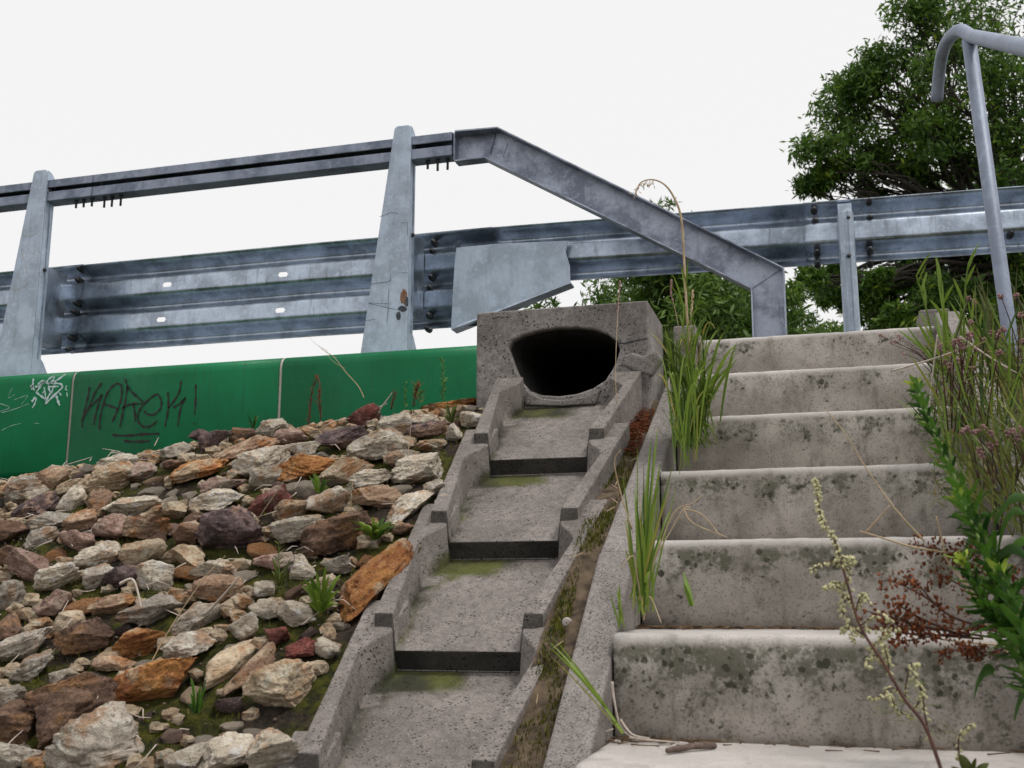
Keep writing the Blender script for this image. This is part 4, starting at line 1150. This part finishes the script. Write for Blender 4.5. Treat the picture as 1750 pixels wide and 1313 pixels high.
for lab, pts, Y_ in (('fine forked grass stalk leaning left across the green fascia', [(622,680),(612,660),(590,635),(570,610),(548,596)], 3.0),
                 ('thin brown straw leaning over the stones near the chute', [(690,905),(688,850),(697,780),(705,700)], 2.5),
                 ('long straw lying diagonally across the stones', [(372,1010),(430,905),(480,830),(505,790)], 2.35),
                 ('long straw lying diagonally over the lower stones', [(215,1230),(270,1110),(340,1000),(385,950)], 1.85),
                 ('thin grass straw slanting across the middle risers', [(1580,925),(1530,870),(1480,800),(1440,735),(1410,700)], 1.55)):
    s = MB(); P = path_px(pts, Y_, Y_, 24); s.tube(P, taper(.0014, .0006, len(P)), 5)
    if 'forked' in lab:
        for a_ in ((560,600),(575,612),(590,630)):
            P2 = path_px([a_, (a_[0]-18, a_[1]-10), (a_[0]-32, a_[1]-24)], Y_, Y_, 8); s.tube(P2, taper(.0007, .0003, len(P2)), 4)
    tag(s.build('straw', M['straw']), lab, 'straw')
for lab, pts, Y_ in (('grey forked twig caught at the top of the stones before the fascia', [(628,722),(645,705),(670,672)], 3.0),
                 ('pale bent twig lying among the left stones', [(205,998),(225,990),(235,1010),(243,1050)], 2.0),
                 ('dark thin twig lying over stones left of the chute', [(570,835),(620,815),(660,790),(690,775)], 2.6),
                 ('pale twig lying among stones below the fascia joint', [(395,860),(440,840),(470,815),(505,793)], 2.5),
                 ('grey twig lying on stones near the bottom centre', [(350,1050),(375,1025),(410,985)], 2.0)):
    s = MB(); P = path_px(pts, Y_, Y_, 18); P = [Vector((p.x, p.y, p.z)) for p in P]; s.tube(P, taper(.0034, .0015, len(P)), 6)
    if 'forked' in lab:
        P2 = path_px([(628,722),(640,700),(662,690)], Y_, Y_, 8); s.tube(P2, taper(.002, .001, len(P2)), 5)
    tag(s.build('twig', M['paletwig' if 'pale' in lab or 'grey' in lab else 'twig']), lab, 'twig')

# leafy fleabane at the right
def fleabane(label, pts, Y0_, Y1_, rings, L, group=None):
    e = empty('fleabane', label, 'plant', (0, 0, 0), group)
    P = path_px(pts, Y0_, Y1_, 60); n = len(P); s = MB(); s.tube(P, taper(.0045, .002, n), 8); part(s, 'stem', M['stemgreen'], e)
    s = MB()
    for i in range(rings):
        t = i/(rings-1); k = min(n-2, int(t*(n-1))); d = (P[k+1]-P[max(0, k-1)]).normalized()
        a = i*2.4; ax = d.cross(Vector((0, 1, .1))).normalized(); bx = d.cross(ax)
        o_ = ax*math.cos(a)+bx*math.sin(a); ll = L*(1.0 if t < .5 else 1.25-.5*t)*rnd(.75, 1.15)
        open_ = .85 if t < .5 else .5
        p0 = P[k]; p1 = p0+(d*.75+o_*.35*open_)*ll*.5; p2 = p0+(d*.8+o_*.9*open_)*ll+Vector((0, 0, -.1*ll)); 
        s.ribbon([p0, p0.lerp(p1, .5), p1, p1.lerp(p2, .5)+o_*.002, p2, p2+o_*ll*.14-Vector((0, 0, ll*.06))], [ll*.07, ll*.19, ll*.25, ll*.22, ll*.12, .0003], d.cross(o_), .1+.65*random.random() if t < .93 else rnd(.85, 1), .22)
    for _ in range(14):
        d = (P[-1]-P[-4]).normalized(); o_ = Vector((rnd(-1, 1), rnd(-1, 1), rnd(0, 1))).normalized(); p0 = P[-1]; q = p0+(d+o_*.6)*L*.35
        s.ribbon([p0, (p0+q)/2, q], L*.09, o_.cross(d), rnd(.8, 1), .2)
    part(s, 'leaf', M['herb'], e); return e
fleabane('tallest leafy green fleabane stem leaning left over the right steps', [(1770,1160),(1722,1040),(1690,930),(1648,850),(1605,760),(1580,700),(1566,660)], 1.55, 1.75, 135, .038)
fleabane('shorter fleabane stem with yellow-green tip below the tallest stem', [(1765,1190),(1730,1090),(1700,990),(1668,910),(1640,852)], 1.45, 1.58, 95, .037)
fleabane('low fleabane stem at the right edge with spreading leaves', [(1790,1210),(1760,1110),(1735,1040),(1712,985)], 1.4, 1.5, 60, .042)
fleabane('dark side stem of fleabane pointing left above the dock', [(1800,1130),(1740,1080),(1690,1040),(1650,968)], 1.48, 1.5, 70, .042)
s = MB()
e = empty('leafy_weed', 'broad curved green leaves at the right edge behind the fleabane', 'plant')
for (x0, y0, x1, y1, dr) in ((1700,1010,1775,935,.3),(1705,960,1750,880,.3),(1720,1070,1780,1000,.3),(1700,900,1762,860,.25),(1735,1230,1775,1180,.2),(1700,1150,1665,1195,.2),(1750,1110,1765,1250,.1),(1650,960,1690,880,.2),(1690,985,1760,960,.3)):
    blade(s, at(x0, y0, 1.62), at(x1, y1, 1.55), dr, .016, rnd(.2, .6), 10, Vector((.3, .3, 1)))
part(s, 'leaf', M['herb'], e)

# mugwort with cream buds in front of the lower steps
mg = empty('mugwort', 'tall mugwort stem with drooping sprays of cream buds before the lower steps', 'plant')
Ym = 1.40
main = path_px([(1640,1420),(1610,1320),(1580,1240),(1546,1195),(1508,1130),(1470,1070),(1449,1000),(1437,960),(1425,920),(1405,890),(1398,850),(1393,818)], Ym-.05, Ym, 100)
s = MB(); s.tube(main, taper(.0024, .0009, len(main)), 7); part(s, 'stem', M['stemred'], mg)
bs = MB(); tw_ = MB()
def buds(P, dens, r=.0027, spread=.0045):
    for i in range(len(P)):
        for _ in range(dens):
            d = Vector((rnd(-1, 1), rnd(-.6, .6), rnd(-1, .2))).normalized(); q = P[i]+d*rnd(.4, 1)*spread
            bs.blob(q, (r*.62, r*.62, r*1.15), .5, (d+Vector((0, 0, -.5))).normalized().to_track_quat('Z', 'Y').to_matrix())
buds(main[62:], 3)
for pts in ([(1449,975),(1430,960),(1408,962),(1388,975)],[(1440,962),(1455,950),(1455,965)],[(1449,1000),(1430,995),(1415,1002),(1405,1004)],[(1440,1000),(1452,980),(1450,955),(1430,955)],[(1455,1010),(1440,1040),(1452,1075),(1462,1095)],
            [(1449,990),(1440,1020),(1436,1040),(1452,1060)],[(1462,1050),(1468,1025),(1478,1015),(1484,1030)],[(1470,1070),(1490,1055),(1512,1052),(1524,1062)],[(1475,1085),(1460,1075),(1445,1072),(1440,1078)],[(1490,1110),(1500,1095),(1520,1085)],[(1508,1130),(1496,1120),(1485,1128),(1483,1140)],
            [(1520,1150),(1515,1120),(1510,1100)],[(1546,1195),(1548,1170),(1555,1140),(1566,1133),(1568,1138)],[(1546,1195),(1525,1175),(1505,1190),(1490,1192)],[(1560,1215),(1575,1190),(1568,1165),(1560,1150)],[(1590,1260),(1580,1220),(1578,1190),(1572,1170)],[(1560,1225),(1535,1215),(1525,1195),(1520,1188)],
            [(1640,1300),(1638,1265),(1648,1245),(1664,1238)],[(1470,1080),(1490,1075),(1535,1075)],[(1460,1040),(1440,1010),(1420,1000)]):
    P = path_px(pts, Ym-.01, Ym-.02, 14); tw_.tube(P, taper(.0011, .0006, len(P)), 4); buds(P, 2)
part(bs, 'bud', M['bud'], mg); part(tw_, 'branchlet', M['stemred'], mg)
s = MB()
for _ in range(46):
    k = random.choice([(1560,1180),(1600,1250),(1535,1220),(1570,1190),(1620,1255)]); c = at(k[0]+rnd(-22, 22), k[1]+rnd(-16, 16), Ym+rnd(-.02, .02)); a = rnd(0, 6.28)
    q = c+Vector((math.cos(a), rnd(-.4, .4), math.sin(a)*.6))*.022; s.ribbon([c, (c+q)/2, q], .0025, Vector((0, 1, .3)), rnd(.1, .8), .1)
for (x0, y0, x1, y1) in ((1660,1330,1640,1290),(1660,1330,1668,1296),(1665,1330,1690,1305),(1655,1335,1625,1310)):
    blade(s, at(x0, y0, 1.38), at(x1, y1, 1.38), .1, .012, .3, 7)
part(s, 'leaf', M['weed'], mg)

# rust-coloured dock sprays
def dockspray(label, stems, Y, dens=3, sp=.010):
    e = empty('dried_dock', label, 'dried plant'); s = MB(); f_ = MB()
    for pts in stems:
        P = path_px(pts, Y, Y-.04, 22); n = len(P); s.tube(P, taper(.0018, .0007, n), 5)
        for i in range(3, n):
            for _ in range(dens):
                o_ = Vector((rnd(-1, 1), rnd(-1, 1), rnd(-1, 1)))*sp; f_.blob(P[i]+o_, (.0030, .0012, .0036), .5, Matrix.Rotation(rnd(0, 3), 3, 'X') @ Matrix.Rotation(rnd(0, 3), 3, 'Z'))
    part(s, 'stem', M['stemred'], e); part(f_, 'seed_cluster', M['rustseed'], e)
dockspray('rust-brown dock spray spreading across the second riser', [[(1740,1080),(1640,1060),(1580,1020),(1530,995),(1506,993)],[(1720,1085),(1620,1050),(1570,1000),(1545,985)],[(1700,1090),(1600,1075),(1540,1060),(1475,1043)],[(1680,1092),(1590,1085),(1530,1080),(1500,1060)],[(1650,1090),(1580,1060),(1545,1040),(1530,1030)],[(1600,1090),(1560,1070),(1520,1045)],[(1660,1088),(1610,1085),(1550,1095),(1520,1090)]], 1.62, 4, .012)
dockspray('darker rust dock spray under the third nosing', [[(1760,1010),(1680,980),(1620,945),(1560,930)],[(1750,1030),(1690,1000),(1640,960),(1600,935)],[(1760,1060),(1700,1040),(1640,1000),(1590,975)],[(1740,990),(1680,960),(1645,930)]], 1.70, 6, .013)
dockspray('low rust dock bits hanging over the lowest visible nosing', [[(1740,1100),(1690,1115),(1640,1110),(1600,1125)],[(1680,1105),(1660,1120),(1650,1105)]], 1.62, 4, .008)
s = MB()
for pts in ([(1620,945),(1560,935),(1510,920),(1470,908)], [(1480,910),(1500,888),(1520,865)], [(1700,1078),(1660,1010),(1620,960),(1612,930),(1600,882)], [(1760,1150),(1700,1090),(1640,985)], [(1750,1105),(1650,1098),(1560,1085)]):
    P = path_px(pts, 1.66, 1.62, 16); s.tube(P, taper(.0018, .001, len(P)), 5)
tag(s.build('dry_stalk', M['straw']), 'pale dry straws crossing among the rust dock at the right', 'dry stalk')

# tangled grass and clover on the right bank
def tangle(label, n_, xr, yr, Y, mat, w0, w1, Lpx, v=(.1, .95), cat='grass', name='grass_clump'):
    e = empty(name, label, cat); s = MB()
    for _ in range(n_):
        x, y = rnd(*xr), rnd(*yr); L = rnd(*Lpx); a = rnd(-.9, .35); Yp = Y+rnd(-.12, .12)
        blade(s, at(x, y, Yp), at(x+L*math.sin(a), y-L*math.cos(a), Yp+rnd(-.06, .06)), rnd(-.05, .12), rnd(w0, w1), rnd(*v), 8)
    part(s, 'leaf_blade', M[mat], e); return e
tangle('dense green and brown grass tangle on the right kerb below the handrail', 110, (1610, 1780), (640, 860), 2.35, 'grass', .003, .006, (60, 170))
tangle('dark grass mass at the right edge above the fleabane', 120, (1660, 1800), (780, 930), 2.1, 'weed', .003, .006, (50, 150))
e = tangle('upright green blades rising beside the right kerb end block', 16, (1610, 1680), (600, 660), 2.5, 'grass', .005, .009, (70, 140), (.3, .9))
s = MB()
for pts, in (([(1660,640),(1648,560),(1650,490),(1655,450)],), ([(1600,640),(1590,560),(1575,500),(1566,472)],), ([(1640,640),(1625,580),(1612,520),(1608,480)],)):
    P = path_px(pts, 2.5, 2.5, 18)
    s.tube(P, taper(.003, .0012, len(P)), 5)
    for k in range(3, len(P), 3):
        q = P[k]+Vector((rnd(-.04, .04), rnd(-.02, .02), rnd(.03, .07))); blade(s, P[k], q, .05, .007, .6, 6)
part(s, 'stalk', M['grass'], e)
e = empty('clover', 'faded pink and brown clover heads tangled round the handrail foot', 'clover'); s = MB(); f_ = MB(); lf = MB()
for _ in range(54):
    x, y = random.choice(((rnd(1590, 1700), rnd(560, 640)), (rnd(1600, 1680), rnd(580, 640)), (rnd(1650, 1745), rnd(560, 640)), (rnd(1640, 1750), rnd(500, 620)), (rnd(1640, 1750), rnd(720, 780))))
    Yp = rnd(2.2, 2.55); c = at(x, y, Yp); root = at(x+rnd(-40, 60), y+rnd(80, 160), Yp+.05)
    P = [root.lerp(c, t)+Vector((0, 0, .012*math.sin(3.14*t))) for t in np.linspace(0, 1, 7)]; s.tube(P, taper(.0015, .0009, 7), 4)
    rr_ = rnd(.006, .0095)
    for _ in range(16):
        d = Vector((rnd(-1, 1), rnd(-1, 1), rnd(-1, 1.2))).normalized(); f_.blob(c+d*rr_*.6, (rr_*.26, rr_*.26, rr_*.5), .5, d.to_track_quat('Z', 'Y').to_matrix())
for _ in range(2600):
    x, y = rnd(1595, 1770), rnd(575, 860); c = at(x, y, rnd(2.25, 2.6)); a = rnd(0, 6.28); d = Vector((math.cos(a), rnd(-.5, .5), math.sin(a)))*rnd(.008, .03)
    lf.ribbon([c, c+d*.5, c+d], rnd(.002, .004), Vector((rnd(-1, 1), 1, rnd(-1, 1))), rnd(.3, 1), .1)
part(s, 'stem', M['stemred'], e); part(f_, 'flower_head', M['pink'], e); part(lf, 'leaf', M['weed'], e)
e = empty('clover', 'small pink clover heads against the top right riser', 'clover'); s = MB(); f_ = MB()
for x, y in ((1505,574),(1535,575),(1539,580),(1531,584),(1522,587),(1544,604),(1575,600),(1588,602),(1580,612)):
    c = at(x, y, 2.5); root = at(1600+rnd(-5, 20), 640, 2.5); s.tube([root, root.lerp(c, .5)+Vector((0, 0, .01)), c], [.001, .0008, .0005], 4)
    for _ in range(9):
        d = Vector((rnd(-1, 1), rnd(-1, 1), rnd(-1, 1.2))).normalized(); f_.blob(c+d*.003, (.0016, .0016, .003), .5, d.to_track_quat('Z', 'Y').to_matrix())
part(s, 'stem', M['stemred'], e); part(f_, 'flower_head', M['pink'], e)
e = empty('clover', 'pink clover sprays in front of the dark grass at the right edge', 'clover'); f_ = MB(); s = MB()
for x, y in ((1655,735),(1668,738),(1645,737),(1680,732),(1692,742),(1730,738),(1745,735),(1720,742),(1673,770),(1678,778),(1690,762),(1700,758),(1740,748)):
    c = at(x, y, 2.0); root = at(x+rnd(10, 50), y+rnd(60, 120), 2.02); s.tube([root, root.lerp(c, .5)+Vector((0, 0, .01)), c], [.0012, .001, .0006], 4)
    for _ in range(12):
        d = Vector((rnd(-1, 1), rnd(-1, 1), rnd(-1, 1.2))).normalized(); f_.blob(c+d*.0045, (.0022, .0022, .0042), .5, d.to_track_quat('Z', 'Y').to_matrix())
part(s, 'stem', M['stemred'], e); part(f_, 'flower_head', M['pink'], e)
for lab, pts in (('bleached straw crossing in front of the handrail foot', [(1525,634),(1600,612),(1660,590)]), ('bleached straw slanting down to the handrail foot', [(1640,575),(1690,610),(1738,638)]), ('upright bleached straw at the right end of the top risers', [(1588,700),(1594,640),(1602,572)])):
    s = MB(); P = path_px(pts, 2.3, 2.3, 12); s.tube(P, taper(.0022, .0014, len(P)), 5); tag(s.build('straw', M['paletwig']), lab, 'straw')
# reach of the bank further right, outside the picture
bg_ = MB()
for _ in range(2600):
    X = rnd(.45, 3.0); Y = rnd(.6, 4.0)
    if X < .75 and Y < 2.1: continue
    r0 = Vector((X, Y, ground(X, Y))); tip = r0+Vector((rnd(-.06, .06), rnd(-.06, .06), rnd(.06, .2))); blade(bg_, r0, tip, .05, rnd(.004, .008), rnd(0, .9), 5)
tag(bg_.build('bank_grass', M['weed']), 'grass covering the bank right of the stairs', None, None, 'stuff')

# ------------------------------------------------------------------ trees beyond the road
def leaves_np(name, centers, spread, count, L0, L1, W, mat, parent, hang=.35, jitter_var=1.0):
    """leaf blades as folded quads scattered in twig clusters"""
    N = len(centers)*count; C = np.repeat(np.array(centers), count, axis=0)
    sp = np.repeat(np.array(spread), count)[:, None]
    p = C+RNG.normal(size=(N, 3))*sp*np.array([1, 1, .8])
    d = RNG.normal(size=(N, 3)); d[:, 2] -= hang*1.6; d /= np.linalg.norm(d, axis=1)[:, None]
    s_ = np.cross(d, RNG.normal(size=(N, 3))); s_ /= np.linalg.norm(s_, axis=1)[:, None]
    L = RNG.uniform(L0, L1, N)[:, None]; ww = L*W
    a = p; b = p+d*L*.45+s_*ww; c = p+d*L; e_ = p+d*L*.45-s_*ww
    V = np.stack([a, b, c, e_], 1).reshape(-1, 3)
    me = bpy.data.meshes.new(name); me.vertices.add(4*N); me.vertices.foreach_set('co', V.ravel())
    me.loops.add(4*N); me.loops.foreach_set('vertex_index', np.arange(4*N, dtype=np.int32))
    me.polygons.add(N); me.polygons.foreach_set('loop_start', np.arange(0, 4*N, 4, dtype=np.int32)); me.polygons.foreach_set('loop_total', np.full(N, 4, dtype=np.int32))
    base = np.repeat(RNG.uniform(.0, .8, len(centers)), count); var = np.clip(base*.7+RNG.uniform(-.1, .45, N), 0, 1).astype(np.float32)
    me.attributes.new('var', 'FLOAT', 'FACE').data.foreach_set('value', var)
    me.materials.append(mat); me.update(); me.validate()
    o = bpy.data.objects.new(name, me); COL.objects.link(o); o.parent = parent; return o
def limb(mb, p0, p1, r0, r1, n=8, bend=.12):
    L = (p1-p0).length; pts = []; ph = rnd(0, 6)
    for i in range(n):
        t = i/(n-1); q = p0.lerp(p1, t)+Vector((math.sin(ph+t*5), math.cos(ph*1.3+t*4), math.sin(ph*.7+t*4.4)))*L*bend*.3*math.sin(math.pi*t)
        pts.append(q)
    mb.tube(pts, taper(r0, r1, n), 7); return pts
def tree(name, label, cat, base, fork, clumps, Y, mat, count, L0, L1, W, trunk_r, per=9, hang=.35, tw=.35, group=None):
    """clumps: (x, y, rx, ry) in photo pixels at about depth Y; every clump gets a limb, twigs and leaf sprays"""
    e = empty(name, label, cat, (0, 0, 0), group)
    tm = MB(); cm = []; sp = []
    limb(tm, base, fork, trunk_r, trunk_r*.7, 10, .06)
    for (x, y, rx, ry) in clumps:
        dz = rnd(-1.3, 1.3); Yc_ = Y+dz; c = at(x, y, Yc_); kx = c.dot(_F)/FPX
        pts = limb(tm, fork, c, trunk_r*.2, trunk_r*.05, 9, .25)
        for _ in range(per):
            q = c+Vector((rnd(-1, 1)*rx*kx*.85, rnd(-1, 1)*rx*kx*.8, rnd(-1, 1)*ry*kx*.85)); k = random.randint(4, 8)
            limb(tm, pts[k], q, trunk_r*.05, trunk_r*.012, 5, .3)
            cm.append(q[:]); sp.append(tw*min(rx, ry)*kx)
    part(tm, 'trunk', M['bark'], e); leaves_np('crown', cm, sp, count, L0, L1, W, mat, e, hang); return e
YT = 17
big = [(1600,55,70,60),(1700,30,80,70),(1560,20,45,40),(1545,115,60,50),(1625,150,70,55),(1720,130,70,60),(1660,95,60,50),(1790,80,80,80),(1490,110,35,35),(1455,150,40,38),(1425,205,42,40),(1500,170,50,45),(1575,200,60,45),
 (1400,270,35,35),(1440,300,45,28),(1385,315,25,18),(1478,255,45,42),(1530,260,50,45),(1600,250,70,45),(1680,230,70,50),(1760,220,70,70),(1700,300,70,45),(1640,310,60,30),(1560,300,35,25),(1780,330,70,60),(1500,325,35,18),
 (1720,390,60,50),(1780,450,60,60),(1620,470,55,26),(1700,480,60,45),(1560,480,40,18),(1500,520,26,24),(1530,545,30,18),(1480,490,20,20),(1600,530,50,25),(1680,550,60,30),(1410,485,32,22),(1385,470,18,18),(1750,560,60,45),(1650,590,60,40),(1580,560,40,25),(1540,575,40,20),(1620,510,50,30),(1500,560,35,18),(1700,520,60,40),(1580,430,45,20),(1530,470,30,18),(1460,520,18,20),(1440,470,25,16),(1750,410,60,40),(1680,400,50,30),(1600,400,50,25),(1640,500,50,30),(1590,520,40,25),(1720,470,60,40),(1500,480,22,14),(1760,500,60,50),(1420,505,22,16)]
tb = at(1850, 700, YT); tb = Vector((tb.x, YT, .4)); tf = at(1740, 430, YT)
tree('broadleaf_tree', 'large dark green tree towering behind the guardrail at the upper right', 'tree', tb, tf, big, YT, M['treeleaf'], 88, .07, .15, .15, .30, 15, .2, .29)
# the long bare-looking boughs that show against the sky
bo = MB(); tr = [o for o in bpy.data.objects if o.name.startswith('broadleaf_tree')][0]
for a, b_, r in (((1740,310),(1500,285),.035), ((1790,470),(1500,455),.045), ((1620,470),(1480,540),.03), ((1700,420),(1560,470),.05), ((1560,470),(1510,500),.02), ((1660,440),(1600,400),.03)):
    limb(bo, at(*a, YT), at(*b_, YT-.6), r, r*.25, 12, .25)
bo.build('bough', M['bark'], tr)
mid = [(1080,520,60,45),(1140,530,60,50),(1200,520,60,40),(1250,530,50,50),(1120,560,70,35),(1200,570,70,35),(1270,570,40,35),(1070,560,50,30),(1160,470,50,30),(1110,440,50,35),(1190,440,40,30),(1160,410,40,28),(1250,600,60,40),(1080,610,60,40),(1160,620,70,40)]
b0 = at(1170, 640, 11); tree('willow_shrub', 'dense green willow shrub seen through the gap under the ramped rail', 'shrub', Vector((b0.x, 11, .4)), at(1165, 600, 11), mid, 11, M['willow'], 150, .07, .13, .13, .09, 14, .3, .42)
low = [(1380,560,40,22),(1430,565,35,18),(1350,565,25,30),(1345,520,14,26),(1360,500,14,14),(1350,545,20,20),(1400,580,60,20)]
b0 = at(1380, 640, 12); tree('willow_shrub', 'low sparse willow shrub between the ramp foot and the slim post', 'shrub', Vector((b0.x, 12, .4)), at(1375, 600, 12), low, 12, M['willow'], 42, .07, .12, .13, .06, 9, .3, .36)
tip = [(935,518,16,8),(920,524,10,6)]
b0 = at(935, 640, 11); tree('willow_shrub', 'thin shrub tip peeking above the headwall', 'shrub', Vector((b0.x, 11, .4)), at(935, 580, 11), tip, 11, M['treeleaf'], 10, .06, .11, .12, .03, 5, .1, .5)
tip = [(1130,352,20,5),(1145,348,10,6)]
b0 = at(1140, 640, 13); tree('willow_shrub', 'leafy twig tips just above the roadside beam behind the ramp', 'shrub', Vector((b0.x, 13, .4)), at(1140, 400, 13), tip, 13, M['treeleaf'], 10, .06, .11, .12, .03, 5, -.3, .5)
tip = [(1040,500,12,10),(1032,515,8,8)]

# stones of the slope beyond the picture's edge, one sheet of them
v3, f3 = ICO[3]; far_ = MB(); got = 0
for _ in range(20000):
    if got > 170: break
    X = rnd(-4.2, -1.0); Y = rnd(.5, 3.0); r = rnd(.05, .09)
    if in_view(X, Y) and X > -2.45: continue
    if Y > 2.5 and r > .07: continue
    if X > -.93-r or any((X-a)**2+((Y-b_)*1.25)**2 < (r*.8+c_)**2 for a, b_, c_ in occ): continue
    got += 1; occ.append((X, Y, r*.85)); off = Vector((X*31, Y*17, 4)); R_ = Matrix.Rotation(rnd(0, 3), 3, 'Z'); vs = []
    for p in v3:
        q = Vector(p); k = r*(1+.4*mn.noise(q*1.3+off)+.2*mn.noise(q*3.5+off)+.08*mn.noise(q*9+off)); vs.append(Vector((X, Y, ground(X, Y)+r*.1))+R_ @ Vector((q.x*k*1.15, q.y*k*.85, q.z*k*.7)))
    far_.add(vs, f3, .5, False)
o = far_.build('outlying_stones', M['rock_pale'], slope); o['kind'] = 'stuff'
# the smallest stones, wedged in the joints
v, f = ICO[2]; sm_ = MB(); got = 0
for _ in range(60000):
    if got > 1100: break
    X = rnd(-2.7, -.9); Y = rnd(1.35, 3.0); r = rnd(.010, .024)
    if any((X-a)**2+((Y-b_)*1.25)**2 < (r*.45+c_)**2 for a, b_, c_ in occ): continue
    got += 1; occ.append((X, Y, r*.8)); off = Vector((X*31, Y*17, 4)); R_ = Matrix.Rotation(rnd(0, 3), 3, 'Z')
    vs = []
    for p in v:
        q = Vector(p); k = r*(1+.6*mn.noise(q*1.3+off)+.35*mn.noise(q*3+off)); w_ = R_ @ Vector((q.x*k*1.2, q.y*k, q.z*k*.8)); vs.append(Vector((X, Y, ground(X, Y)+r*.3))+w_)
    sm_.add(vs, f, .5, False)
o = sm_.build('small_stones', M['rock_cream'], slope); o['kind'] = 'stuff'
STUFFY = ('bud', 'seed_cluster', 'seed_head', 'leaf_blade', 'leaf', 'feathery_leaf', 'flower_head', 'crack', 'branchlet', 'dry_blade', 'crown', 'chalk_scratch', 'stem', 'weld_seam')
for o in bpy.data.objects:
    if o.parent and o.name.split('.')[0] in STUFFY and (len(o.data.polygons) > 60 or o.name.split('.')[0] in ('crack', 'weld_seam')) and o.name.split('.')[0] not in ('crown', 'stem'): o['kind'] = 'stuff'
